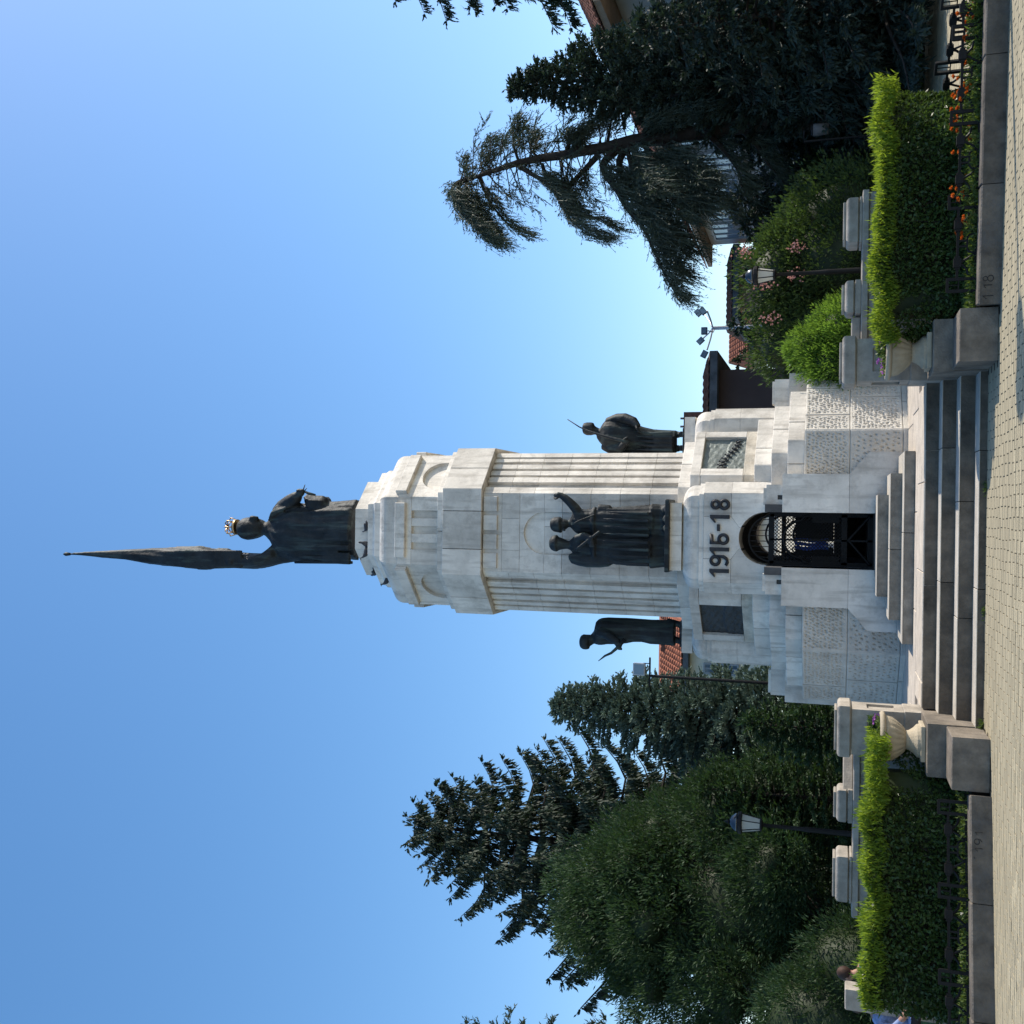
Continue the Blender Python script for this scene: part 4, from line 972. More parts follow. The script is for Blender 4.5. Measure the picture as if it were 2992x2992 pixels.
def fence(label, p0, p1, z0, n, parent_label_group, post=.28, bay=.86, pw=.125):
    """low iron fence: twin posts, a mid rail with knots, curved scrolls"""
    a, b = Vector(p0), Vector(p1); t = (b - a).normalized()
    o = thing('iron_fence', label, 'fence', (a.x, a.y, z0))
    q = lambda s, z, d=0: (t.x * s - t.y * d, t.y * s + t.x * d, z)
    H = post
    for i in range(n):
        s = i * bay
        po = link('twin_post', None, o)
        for ds in (0, pw):
            mb = MB(); mb.bar(q(s + ds, -.06), q(s + ds, H), .034, (t.x, t.y, 0), .034); mb.build('post', M['iron'], po)
        mb = MB(); mb.bar(q(s - .012, H), q(s + pw + .017, H), .032, (0, 0, 1), .028); mb.build('post_head', M['iron'], po)
        mb = MB(); mb.bar(q(s, H * .62), q(s + pw, H * .62), .012); mb.bar(q(s + pw * .5, H * .62), q(s + pw * .5, H), .010); mb.build('post_tie', M['iron'], po)
        if i == n - 1: break
        c0, c1 = s + pw, s + bay; L = c1 - c0; m = (c0 + c1) / 2
        mb = MB(); mb.bar(q(c0, H * .68), q(c1, H * .68), .026); mb.build('rail', M['iron'], o)
        mb = MB(); mb.bar(q(c0, .02), q(c1, .02), .022); mb.build('rail', M['iron'], o)
        for sg in (-1, 1):
            k = m + sg * L * .27
            mb = MB(); mb.bar(q(k - .045, H * .68), q(k + .045, H * .68), .075); mb.bar(q(k - .07, H * .68), q(k + .07, H * .68), .05); mb.build('knot', M['iron'], o)
            mb = MB(); mb.tube([q(k, H * .66), q(k + sg * .02, H * .5), q(k + sg * .07, H * .36), q(k + sg * .13, H * .30)], .014, 5); mb.tube([q(k, H * .6), q(k - sg * .05, H * .3), q(k - sg * .1, .02)], .013, 5); mb.build('scroll', M['iron'], o)
        mb = MB(); mb.bar(q(m - .03, H * .36), q(m - .03, H * .68), .019); mb.bar(q(m + .03, H * .36), q(m + .03, H * .68), .019); mb.bar(q(m - .06, H * .36), q(m + .06, H * .36), .019)
        mb.tube([q(m - .06, H * .36), q(m - .09, H * .28), q(m - .1, .02)], .013, 5); mb.tube([q(m + .06, H * .36), q(m + .09, H * .28), q(m + .1, .02)], .013, 5); mb.build('centre_scroll', M['iron'], o)
    return o
def along(k0, dirx, sx): return (k0.x, k0.y)
nL = Vector((-kt.y, kt.x)); nL = nL if nL.y > 0 else -nL; nR = Vector((-rt_.y, rt_.x)); nR = nR if nR.y > 0 else -nR
f1 = ra + rt_ * .18 + nR * .30; fence('low black iron fence along the right kerb among the marigolds', (f1.x, f1.y), (f1 + rt_).to_tuple(), .20, 6, None, .29, .865)
f2 = ka + kt * .10 + nL * .30; fence('low black iron fence along the left kerb in the hedge shade', (f2.x, f2.y), (f2 + kt).to_tuple(), .20, 5, None, .29, .865)
fence('low black iron fence at the back of the right flower bed, against pale paving', (6.05, 11.25), (4.75, 13.25), .17, 4, None, .40, .80, .13)
fence('low black iron fence at the back of the left bed, against pale paving', (-6.45, 11.5), (-5.55, 13.0), .15, 3, None, .38, .80, .13)

# marigolds and low green in the beds
def bedplants(seed, n, inside, zz):
    g = np.random.default_rng(seed); P = []; D = []
    while len(P) < n:
        x, y = inside(g)
        P.append((x, y, zz + g.uniform(0, .10))); v = g.normal(size=3); v[2] = abs(v[2]) + .5; D.append(v)
    return np.array(P), np.array(D), g
def inR(g):
    s = g.uniform(.0, 4.3); d = g.uniform(.26, .85 if s < 2.4 else .60); p = ra + rt_ * s + nR * d; return p.x, p.y
def inL(g):
    s = g.uniform(.0, 3.6); d = g.uniform(.26, .6); p = ka + kt * s + nL * d; return p.x, p.y
P, D, g = bedplants(11, 13000, inR, .17); stuff(tag(blades('ground_cover', P, D, g.uniform(.03, .08, len(P)), .022, M['green'], None, 11), 'low green leaves filling the right flower bed', 'ground cover'))
P, D, g = bedplants(12, 2500, inL, .17); stuff(tag(blades('ground_cover', P, D, g.uniform(.03, .07, len(P)), .02, M['green'], None, 12), 'sparse green leaves in the shaded left bed', 'ground cover'))
def flower_proto(name, label, cat, grp, petal, seed, nh=2, hgt=.2):
    o = thing(name, label, cat, (0, 0, 0), grp); g = np.random.default_rng(seed)
    n = 46; P = np.stack([g.normal(0, .03, n), g.normal(0, .03, n), g.uniform(0, hgt * .85, n)], 1); D = unit(n, g); D[:, 2] = np.abs(D[:, 2]) + .3
    blades('foliage', P, D, g.uniform(.035, .08, n), .02, M['green'], o, seed)
    for h in range(nh):
        c = np.array([g.normal(0, .035), g.normal(0, .035), hgt + g.uniform(-.03, .03)])
        mb = MB(); mb.tube([(c[0] * .4, c[1] * .4, .01), tuple(c)], .004, 4); mb.build('stem', M['green'], o)
        d = unit(34, g); d[:, 2] = np.abs(d[:, 2]) * .8 + .02
        blades('flower_head', np.repeat(c[None], 34, 0), d, g.uniform(.024, .036, 34), .022, M[petal], o, seed + h)
    return o
ml = 'orange marigold plant in the right flower bed behind the kerb'
protos_f = [flower_proto('marigold', ml, 'flower', 'orange marigolds in the right bed', 'orange', 60 + q, 1 + q % 2, .15 + .035 * q) for q in range(4)]
g = np.random.default_rng(5)
for i in range(90):
    o = protos_f[i] if i < 4 else copy_tree(protos_f[i % 4])
    s = 4.15 * sqrt(g.uniform(.03, 1)); d = g.uniform(.24, .62); p = ra + rt_ * s + nR * d
    o.location = (p.x, p.y, .17); o.rotation_euler = (g.normal(0, .1), g.normal(0, .1), g.uniform(0, 6.28))
wf = [flower_proto('white_flower', 'small white flower low in the shaded left bed', 'flower', 'white flowers in the left bed', 'white', 80 + q, 1, .09) for q in range(1)]
for i, (s, d) in enumerate(((1.25, .3), (1.9, .36), (2.5, .3), (2.75, .42))):
    o = wf[0] if i == 0 else copy_tree(wf[0]); p = ka + kt * s + nL * d; o.location = (p.x, p.y, .17)

# weeds in the joint at the foot of the stairs
for i, (x, y, lb) in enumerate(((-2.28, 12.42, 'green weed tuft growing at the left foot of the stairs'), (-1.02, 12.43, 'tiny weed in the joint under the bottom step, left of centre'), (.34, 12.43, 'small dry weed in the joint under the bottom step, right of centre'))):
    o = thing('weed', lb, 'weed', (x, y, 0)); g = np.random.default_rng(300 + i); n = 60 if i == 0 else 26
    P = np.stack([g.normal(0, .03, n), g.normal(0, .012, n), np.zeros(n)], 1); D = np.stack([g.normal(0, .5, n), g.normal(-.1, .3, n), np.ones(n)], 1)
    blades('leaves', P, D, g.uniform(.03, .10 if i == 0 else .06, n), .012, M['green'], o, i)

# hedges: clipped, with pale new shoots along the top
M['hedge'] = leafmat('hedge_leaf', (.052, .085, .025), .22, .4, 3, (.11, .19, .03), rough=.3)
M['shoot'] = leafmat('new_shoot', (.125, .19, .022), .5, .42, 3, (.27, .37, .025))
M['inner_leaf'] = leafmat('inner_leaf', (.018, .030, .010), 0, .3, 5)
M['wood'] = mat('hedge_twig', (.04, .03, .02), .95, .3, 10, .4, 30, rnd=0)
def hedge(label, x0, x1, yf, slope, dep, z0, z1, seed, overl, overr):
    o = thing('hedge', label, 'hedge', ((x0 + x1) / 2, yf, z0)); g = np.random.default_rng(seed); ox, oy, oz = (x0 + x1) / 2, yf, z0
    L = x1 - x0; H = z1 - z0
    fy = lambda x: yf + slope * (x - (x0 + x1) / 2)
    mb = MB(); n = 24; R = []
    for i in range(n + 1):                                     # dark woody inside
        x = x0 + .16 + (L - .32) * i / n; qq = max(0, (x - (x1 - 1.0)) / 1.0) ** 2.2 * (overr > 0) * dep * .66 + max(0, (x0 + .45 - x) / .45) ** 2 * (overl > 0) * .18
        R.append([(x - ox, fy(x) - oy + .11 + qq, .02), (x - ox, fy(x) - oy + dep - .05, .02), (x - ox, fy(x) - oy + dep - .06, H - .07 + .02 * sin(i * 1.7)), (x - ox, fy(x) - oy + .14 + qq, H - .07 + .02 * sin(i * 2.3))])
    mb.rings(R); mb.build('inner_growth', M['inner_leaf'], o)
    N = int(24000 * L / 3)
    u = g.uniform(0, 1, N); v = g.uniform(0, 1, N); wch = g.uniform(0, 1, N)
    X = x0 + L * u; Z = z0 + H * v; Yd = np.zeros(N)
    front = wch < .50; top = (wch >= .50) & (wch < .72); back = (wch >= .72) & (wch < .80); ends = wch >= .80
    dep_in = np.abs(g.normal(0, .055, N))
    Yd[front] = dep_in[front]; Yd[back] = dep - dep_in[back]
    Yd[top] = dep * g.uniform(0, 1, top.sum()); Z[top] = z1 - dep_in[top]
    e0 = ends & (u < .5); e1 = ends & (u >= .5)
    X[e0] = x0 + dep_in[e0]; X[e1] = x1 - dep_in[e1]; Yd[ends] = dep * g.uniform(0, 1, ends.sum())
    bulge = .05 * np.sin(X * 2.3 + seed) + .04 * np.sin(X * 5.1 + Z * 4)
    tz = (Z - z0) / H
    X = X + np.where(X < x0 + .3, -overl * tz ** 2, 0) + np.where(X > x1 - .3, overr * tz ** 2, 0)
    rnd = np.where((tz > .85) & front, .06 * (tz - .85) / .15, 0)
    qe = np.clip((X - (x1 - 1.0)) / 1.0, 0, 1) * (overr > 0); qs = np.clip(((x0 + .45) - X) / .45, 0, 1) * (overl > 0)
    Yd = np.where(Yd < dep * .78, Yd + (dep * .74 - Yd * .3) * qe ** 2.2, Yd); Yd = Yd + .16 * qs ** 2 * (Yd < dep * .5)
    P = np.stack([X, fy(X) + Yd + bulge * .5 + rnd, Z + .03 * np.sin(X * 3.7 + seed)], 1)
    D = unit(N, g); D[front, 1] -= .5; D[top, 2] += .6; D[e0, 0] -= .5; D[e1, 0] += .5
    blades('foliage', P - np.array([ox, oy, oz]), D, g.uniform(.036, .068, N), g.uniform(.02, .036, N), M['hedge'], o, seed)
    N2 = int(13500 * L / 3)
    X = x0 - overl * .8 + (L + overl * .8 + overr * .8) * g.uniform(0, 1, N2); Yd = dep * g.uniform(-.02, 1, N2) ** 1.3
    zz = z1 - .21 + .23 * g.uniform(0, 1, N2) ** .55 + .03 * np.sin(X * 11 + 2) + .03 * np.sin(X * 3.7 + seed) + .02 * np.sin(X * 9) + np.where(g.uniform(0, 1, N2) < .06, g.uniform(0, .07, N2), 0)
    P = np.stack([X, fy(X) + np.where(zz < z1 - .12, np.abs(Yd) * .25, np.abs(Yd)) - .05, zz], 1); D = np.stack([g.normal(0, .45, N2), g.normal(0, .45, N2) - .1, np.abs(g.normal(1, .3, N2))], 1)
    blades('new_shoots', P - np.array([ox, oy, oz]), D, g.uniform(.03, .10, N2), g.uniform(.012, .022, N2), M['shoot'], o, seed + 1)
    k = int(60 * L); mb = MB()
    for q in range(k):
        x = x0 + .4 + (L - 1.3) * g.uniform(0, 1); mb.tube([(x - ox, fy(x) - oy + dep * .4, .0), (x - ox + g.normal(0, .06), fy(x) - oy + dep * .3 * g.uniform(0, 1.5), H * .4), (x - ox + g.normal(0, .1), fy(x) - oy + dep * .3 * g.uniform(0, 2), H * .85)], [.009, .006, .003], 4)
    stuff(mb.build('twigs', M['wood'], o))
    return o
hedge('long clipped hedge left of the stairs with bright new shoots on top', -5.50, -2.80, 12.22, .07, .66, .17, 1.18, 21, .0, .40)
hedge('clipped hedge right of the stairs, its right end rounded and sunlit', 2.18, 4.93, 12.28, -.02, .70, .17, 1.16, 22, .26, .06)

# ------------------------------------------------------------------ ground behind: lawns
def lawn(name, x0, x1, y0, y1, zf, n=40):
    g = np.random.default_rng(9); X = np.linspace(x0, x1, n); Y = np.linspace(y0, y1, n); mb = MB()
    vs = [(x, y, zf(x, y)) for y in Y for x in X]
    mb.add(vs, [(j * n + i, j * n + i + 1, (j + 1) * n + i + 1, (j + 1) * n + i) for j in range(n - 1) for i in range(n - 1)])
    o = struct(mb.build(name, M['lawn'], None, True, fix=False)); return o
zr = lambda x, y: .02 + .95 * max(0, min(1, (y - 22.4) / 9)) + .05 * sin(x * .7)
lawn('lawn_right', 4.6, 60, 22.3, 75, zr)
zl = lambda x, y: .02 + .35 * max(0, min(1, (y - 15) / 9)) + .04 * sin(x * .6)
lawn('lawn_left', -60, -5.2, 14.6, 75, zl)
M['grass'] = leafmat('grass_blade', (.07, .16, .03), .35, .3, 2)
def grass(name, x0, x1, y0, y1, zf, n, seed):
    g = np.random.default_rng(seed); X = g.uniform(x0, x1, n); Y = y0 + (y1 - y0) * g.uniform(0, 1, n) ** 1.6
    P = np.stack([X, Y, np.array([zf(a, b) for a, b in zip(X, Y)])], 1); D = np.stack([g.normal(0, .35, n), g.normal(0, .35, n), np.ones(n)], 1)
    stuff(blades(name, P, D, g.uniform(.05, .13, n), .02, M['grass'], None, seed))
grass('grass', 4.7, 16, 22.3, 33, zr, 26000, 31)

# ------------------------------------------------------------------ trees
M['spruce'] = leafmat('dark_spruce_needle', (.026, .042, .026), .12, .35, .8)
M['bluespruce'] = leafmat('blue_spruce_needle', (.115, .165, .13), .12, .3, 1.0, (.12, .18, .12))
M['yew'] = leafmat('yew_needle', (.034, .064, .028), .18, .4, 1.1)
M['cypress'] = leafmat('cypress_needle', (.026, .044, .036), .12, .4, .9)
M['cedar'] = leafmat('cedar_needle', (.050, .068, .050), .12, .35, 1.2)
M['thuja'] = leafmat('bright_thuja', (.075, .15, .025), .35, .35, 2.0, (.22, .38, .04))
M['shrub'] = leafmat('shrub_leaf', (.045, .075, .026), .28, .45, 1.3)
M['farpine'] = leafmat('far_pine', (.04, .065, .05), .1, .3, 1)

def trunk(parent, path, rad, n=8):
    mb = MB(); mb.tube(path, rad, n); return mb.build('trunk', M['bark'], parent, True)
def spruce(label, base, H, prof, nb, material, seed, droop=.30, up=.15, tipup=.25, hang=.8, tw=(.22, .55), tww=.05, dens=26, z0=.06, grp=None, asym=0., name='spruce_tree', rise=.0, rand=.8, nsub=3, sub=.45, whorl=0):
    """branches spring from the trunk and droop; twigs hang from them in curtains"""
    o = thing(name, label, 'tree', base, grp); g = np.random.default_rng(seed)
    trunk(o, [(0, 0, 0), (.03, 0, H * .3), (-.02, .02, H * .65), (0, 0, H * .985)], [H * .016, H * .013, H * .008, .02])
    P = []; D = []; Ls = []; lm = MB()
    for b in range(nb):
        t = z0 + (1 - z0) * ((b + g.uniform(0, 1)) / nb) ** .92
        if whorl: t = z0 + (1 - z0) * min(1, (int((t - z0) / (1 - z0) * whorl) + .5 + g.normal(0, .07)) / whorl)
        R = prof(t) * g.uniform(.72, 1.12); az = b * 2.399 + g.normal(0, .35)
        R *= 1 + asym * cos(az)
        if R < .12: R = .12
        ns = 7; S_ = np.linspace(0, 1, ns); zb_ = t * H
        zz = zb_ + R * (up * S_ - (droop + up) * S_ ** 1.6 + tipup * np.clip(S_ - .6, 0, 1) ** 1.5 * 2) + rise * R * S_
        cu = g.normal(0, .12); ax = np.stack([R * S_ * np.cos(az + cu * S_), R * S_ * np.sin(az + cu * S_), zz], 1)
        lm.tube([tuple(p) for p in ax], [max(.006, .022 * R * (1 - .85 * s)) for s in S_], 4)
        m = int(dens * (R ** .9) + 6)
        q = g.uniform(.10, 1, m) ** .8; idx = q * (ns - 1); i0 = np.minimum(idx.astype(int), ns - 2); fr = (idx - i0)[:, None]
        p = ax[i0] * (1 - fr) + ax[i0 + 1] * fr
        out = np.array([cos(az), sin(az), 0]); sd_ = np.array([-sin(az), cos(az), 0])
        wv = (1 - q) * .30 * R + .05
        side = g.normal(0, 1, m)
        p = p + sd_[None] * (side * wv * .8)[:, None] + np.array([0, 0, 1])[None] * (-np.abs(side) * wv * .15)[:, None]
        d = out[None] * g.uniform(.1, .7, m)[:, None] + sd_[None] * (side * .35 + g.normal(0, .25, m))[:, None] + np.array([0, 0, -1])[None] * (hang * g.uniform(.3, 1.2, m))[:, None]
        P.append(p); D.append(d); Ls.append(g.uniform(*tw, m) * (.55 + .6 * (1 - t)) * (.7 + .3 * (1 - q)))
        # tip shoot
        k = 6; P.append(np.repeat(ax[-1][None], k, 0)); D.append(out[None] + unit(k, g) * .6 + np.array([0, 0, .2])); Ls.append(g.uniform(.12, .25, k))
    k = 20; P.append(np.stack([g.normal(0, .03, k), g.normal(0, .03, k), H * g.uniform(.945, 1, k)], 1)); D.append(unit(k, g) * .6 + np.array([0, 0, .9])); Ls.append(g.uniform(.1, .3, k))
    P = np.concatenate(P); D = np.concatenate(D); Ls = np.concatenate(Ls)
    # each twig carries a few side needles sprays
    P2 = [P]; D2 = [D]; L2 = [Ls]; W2 = [np.full(len(P), tww)]
    Dn = D / np.linalg.norm(D, axis=1, keepdims=True)
    for q in range(nsub):
        P2.append(P + Dn * (Ls * g.uniform(.05, .85, len(P)))[:, None]); D2.append(Dn + unit(len(P), g) * rand); L2.append(Ls * sub); W2.append(np.full(len(P), tww * .8))
    lm.build('branches', M['bark'], o)
    blades('crown', np.concatenate(P2), np.concatenate(D2), np.concatenate(L2), np.concatenate(W2), M[material], o, seed)
    return o

def clumpy(label, base, lobes, material, seed, n_clump, per, csize, leaf, lw, cat='tree', name='yew_tree', trunk_h=None, bias=(0, -.2, .5), core=.80, grp=None, corem=None):
    """crown of leaf clumps spread over and through a set of lobes (x, y, z, rx, ry, rz)"""
    o = thing(name, label, cat, base, grp); g = np.random.default_rng(seed)
    if trunk_h: 
        trunk(o, [(0, 0, 0), (.05, 0, trunk_h * .5), (0, .03, trunk_h)], [trunk_h * .045, trunk_h * .035, trunk_h * .012])
        mb = MB()
        for (x, y, z, a, b, c) in lobes: mb.tube([(0, 0, trunk_h * .35), (x * .5, y * .5, z * .7), (x, y, z)], [trunk_h * .02, trunk_h * .012, .015], 5)
        mb.build('limbs', M['bark'], o)
    wgt = np.array([a * b + b * c + a * c for *_, a, b, c in lobes]); wgt = wgt / wgt.sum()
    P = []; D = []
    li = g.choice(len(lobes), n_clump, p=wgt)
    for q in range(n_clump):
        x, y, z, a, b, c = lobes[li[q]]; d = unit(1, g)[0]
        k = 1 - abs(g.normal(0, .09)) + .10 * sin(d[0] * 7 + d[2] * 6 + q % 3)
        if g.uniform() < .15: k *= g.uniform(.6, .95)
        cen = np.array([x + a * d[0] * k, y + b * d[1] * k, z + c * d[2] * k])
        s = csize * g.uniform(.6, 1.35)
        pp = unit(per, g) * (s * g.uniform(0, 1, per) ** .5)[:, None] * np.array([1, 1, .7])
        P.append(cen + pp); D.append(pp / s * .9 + d * .6 + np.array(bias) + unit(per, g) * .45)
    P = np.concatenate(P); D = np.concatenate(D); keep = P[:, 2] > .02; P = P[keep]; D = D[keep]
    blades('crown', P, D, g.uniform(leaf * .6, leaf * 1.3, len(P)), lw, M[material], o, seed)
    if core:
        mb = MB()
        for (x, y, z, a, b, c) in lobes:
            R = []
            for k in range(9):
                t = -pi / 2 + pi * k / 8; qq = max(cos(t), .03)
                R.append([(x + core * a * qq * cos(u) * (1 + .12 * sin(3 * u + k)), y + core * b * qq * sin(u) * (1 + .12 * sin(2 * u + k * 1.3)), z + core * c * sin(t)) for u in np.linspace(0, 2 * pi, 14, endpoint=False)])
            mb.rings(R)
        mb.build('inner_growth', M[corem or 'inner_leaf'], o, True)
    return o

# left: tall dark drooping spruce
b = at(584, 1192, Y=31); TB = .4
spruce('tallest dark drooping spruce behind the yew on the left', (b.x, 31, TB), b.z - TB, lambda t: 5.8 * (1 - t) ** .60 * (.5 + .5 * min(1, t * 2.6)) + .15, 185, 'spruce', 101, whorl=21, droop=.26, up=.20, tipup=.75, hang=2.6, tw=(.25, .68), tww=.06, dens=76, rand=.42, nsub=3, sub=.55, z0=.12, asym=-.06)
# left front: broad yew
b = at(400, 1650, Y=24)
ly = []
g = np.random.default_rng(44)
x0 = at(330, 2000, Y=24).x
ly.append((0, 0, 3.2, 3.3, 2.8, 3.3)); ly.append((.1, .2, 5.6, 1.9, 1.8, 2.1)); 
for q in range(30):
    t = g.uniform(.12, .98); a = g.uniform(0, 6.28); R = (3.5 * (1 - t ** 2.0) + .45) * .82
    ly.append((R * cos(a), R * sin(a) * .8, .9 + t * 5.9, .95 * (1.25 - .5 * t), .9, .85))
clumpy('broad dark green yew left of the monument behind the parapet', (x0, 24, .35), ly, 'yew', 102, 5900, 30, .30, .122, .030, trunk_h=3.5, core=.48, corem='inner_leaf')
# left: blue spruce beside the monument
b = at(938, 1618, Y=27)
spruce('grey-green blue spruce close to the left side of the monument', (b.x, 27, .3), b.z - .3, lambda t: 2.0 * (1 - t) ** .68 + .16, 330, 'bluespruce', 103, droop=.10, up=.35, tipup=.2, hang=-.55, tw=(.15, .32), tww=.062, dens=74, z0=.03, rand=.5, nsub=3, rise=.1, asym=-.15)
# left background: fill between and low evergreens
def fillconifer(u, v, Y, rad, label, seed, material='spruce', name='evergreen_tree', **k):
    p = at(u, v, Y=Y); return spruce(label, (p.x, Y, .3), p.z - .3, lambda t: rad * (1 - t) ** .75 + .12, k.pop('nb', 90), material, seed, name=name, **k)
fillconifer(690, 2050, 23, 1.5, 'small dark evergreen at the foot of the blue spruce behind the parapet', 105, 'yew', hang=-.1, tw=(.13, .28), tww=.042, dens=84, droop=.05, up=.4)
fillconifer(880, 2180, 22, 1.0, 'low evergreen bush between the left end pier and the monument', 106, 'yew', hang=-.1, tw=(.13, .28), tww=.042, dens=84, droop=.05, up=.4)
# left edge of the picture
p = at(-40, 1400, Y=22)
spruce('wispy conifer at the far left whose tips reach into view', (p.x, 22, .3), p.z - .3 + .5, lambda t: 1.25 * (1 - t) ** .5 + .1, 60, 'cedar', 107, droop=.0, up=.9, tipup=.2, hang=-.6, tw=(.2, .5), tww=.04, dens=26)
p = at(-20, 2300, Y=20)
clumpy('dark shrub at the far left edge under the yew', (p.x, 20, .2), [(0, 0, 1.3, 1.4, 1.0, 1.5), (1.2, .2, .9, 1.0, .9, 1.1)], 'yew', 108, 900, 32, .26, .10, .025, 'shrub', 'shrub', 1.2)
# dark thicket closing the view under the left trees
def thicket(label, u0, u1, Y, ztop, seed, n, material='shrub', name='shrub'):
    a, b = at(u0, 2440, Y=Y).x, at(u1, 2440, Y=Y).x; m = max(2, int((b - a) / 1.2)); c = (a + b) / 2; g = np.random.default_rng(seed); lb = []
    for q in range(m): lb.append((a + (b - a) * (q + .5) / m - c, g.uniform(-.4, .4), ztop * g.uniform(.35, .6), 1.0, .9, ztop * g.uniform(.4, .55)))
    return clumpy(label, (c, Y, .1), lb, material, seed, n, 30, .28, .11, .035, 'shrub', name, 1.0, core=.6)
thicket('row of dark shrubs under the left trees behind the parapet', -60, 900, 29, 2.6, 109, 650)

# right: thin dark cypress with a second leader
p = at(2736, 1494, Y=22); H = p.z - .3
o = spruce('tall pointed dark cypress on the right', (p.x, 22, .3), H, lambda t: 2.25 * (1 - t) ** .92 + .10, 230, 'cypress', 120, droop=-.25, up=.5, tipup=.1, hang=-.5, tw=(.15, .38), tww=.055, dens=82, z0=.02, name='cypress_tree', rise=.15, asym=.10)
p = at(2690, 1712, Y=21.5)
spruce('shorter dark cypress leaning on the left of the tall pointed one', (p.x, 21.5, .3), p.z - .3, lambda t: 1.45 * (1 - t) ** .8 + .10, 110, 'cypress', 121, droop=-.2, up=.5, hang=-.4, tw=(.14, .34), tww=.045, dens=100, name='cypress_tree', rise=.2)
# right edge: fir whose branch tips come in from outside the picture
p = at(3085, 1060, Y=30)
spruce('dark fir beyond the right edge, its drooping branch tips against the sky', (p.x, 30, .3), p.z - .3, lambda t: 3.5 * (1 - t) ** .35 * (.55 + .45 * min(1, t * 2)) + .1, 96, 'spruce', 122, droop=.42, up=.15, tipup=.25, hang=2.0, tw=(.30, .8), tww=.055, dens=62, z0=.38, rand=.42, name='fir_tree')

# right: leaning cedar, drawn limb by limb
YC = 22.0
corg = at(2655, 2560, Y=YC); corg.z = .25
ced = thing('cedar_tree', 'old leaning cedar on the right with a bare trunk and drooping one-sided plumes', 'tree', corg)
def W(u, v, dy=0.): p = at(u, v, Y=YC + dy); return p - corg
def K(x, y): return (2992 - .3882 * y, 1250 + .3882 * x)       # coordinates read off an enlarged view
tp = [W(2655, 2600), W(2645, 2400), W(2635, 2200), W(2615, 2083), W(2592, 1966)] + [W(*K(x, y)) for x, y in ((1550, 1060), (1350, 1110), (1200, 1130), (1000, 1170), (850, 1190), (680, 1225), (480, 1290), (340, 1340), (230, 1385), (175, 1410))]
trunk(ced, [tuple(q) for q in tp], [.27, .235, .21, .185, .16, .145, .128, .115, .10, .09, .075, .055, .04, .025, .01], 10)
limbs = [  # (points in the enlarged view, depth drift, start radius, foliage density, curtain length)
    ([(330, 1340), (235, 1370), (185, 1430), (195, 1500), (255, 1600), (330, 1690), (430, 1780), (520, 1835)], -.5, .05, 210, .42),
    ([(260, 1380), (215, 1440), (235, 1540), (300, 1640), (380, 1730), (470, 1800)], -.9, .04, 170, .42),
    ([(290, 1370), (300, 1460), (350, 1560), (410, 1660), (480, 1740)], -.2, .04, 110, .40),
    ([(390, 1335), (420, 1420), (480, 1540), (570, 1650), (650, 1720), (750, 1765)], .5, .045, 95, .32),
    ([(420, 1310), (400, 1210), (420, 1130), (470, 1050)], .4, .03, 60, .25),
    ([(300, 1370), (270, 1290), (265, 1190)], .2, .025, 34, .16),
    ([(690, 1225), (650, 1110), (640, 1000), (655, 910)], -.4, .04, 70, .28),
    ([(840, 1190), (770, 1110), (790, 1010)], .5, .03, 60, .3),
    ([(700, 1260), (780, 1310), (880, 1370), (960, 1460), (1020, 1570), (1090, 1670), (1200, 1750), (1310, 1795)], -.8, .06, 210, .45),
    ([(860, 1230), (900, 1330), (980, 1420), (1050, 1540)], .5, .04, 90, .4),
    ([(1290, 1160), (1190, 1270), (1090, 1375), (1040, 1460), (1060, 1560), (1160, 1610), (1300, 1650), (1400, 1720)], .6, .075, 130, .40),
    ([(1040, 1160), (1060, 1080), (1150, 990), (1290, 870)], -.3, .05, 150, .36),
    ([(1180, 1140), (1090, 1080), (1020, 1010)], -.5, .03, 40, .22),
    ([(1350, 1085), (1372, 960), (1400, 805)], .3, .05, 16, .2),
    ([(1430, 1120), (1330, 1220), (1330, 1300), (1420, 1430), (1500, 1570), (1610, 1700), (1700, 1880), (1790, 2080), (1880, 2230)], -.9, .10, 260, .5),
    ([(1480, 1130), (1440, 1240), (1500, 1390), (1590, 1560), (1690, 1720), (1790, 1900), (1900, 2060)], .4, .09, 230, .55),
    ([(1560, 1110), (1560, 1230), (1620, 1360), (1720, 1520), (1830, 1700), (1930, 1880)], -.4, .08, 210, .6),
    ([(1640, 1100), (1680, 1220), (1760, 1340), (1850, 1480), (1930, 1620)], -1.2, .07, 190, .6),
    ([(1500, 1090), (1580, 1190), (1640, 1320), (1700, 1420)], -1.5, .06, 160, .5),
    ([(1780, 1080), (1900, 1200), (2020, 1330), (2160, 1480), (2280, 1600)], .3, .08, 80, .4),
    ([(2080, 980), (2220, 1120), (2330, 1270), (2370, 1420)], -.4, .09, 70, .4),
    ([(2350, 960), (2480, 1100), (2560, 1230), (2700, 1400)], .5, .08, 60, .5),
    ([(1600, 1040), (1660, 960), (1760, 890)], -.6, .05, 120, .4),
    ([(1820, 1000), (1900, 900), (2040, 840)], -.7, .05, 110, .5),
    ([(1600, 1080), (1720, 1180), (1850, 1300), (1960, 1440), (2040, 1560)], -1.3, .06, 200, .6),
    ([(1500, 1110), (1540, 1300), (1600, 1480), (1680, 1640), (1760, 1780)], -1.0, .06, 190, .6),
    ([(1740, 1060), (1860, 1160), (1980, 1260), (2060, 1360)], -1.4, .06, 180, .6),
]
P = []; D = []; Ls = []; lm = MB(); g = np.random.default_rng(130)
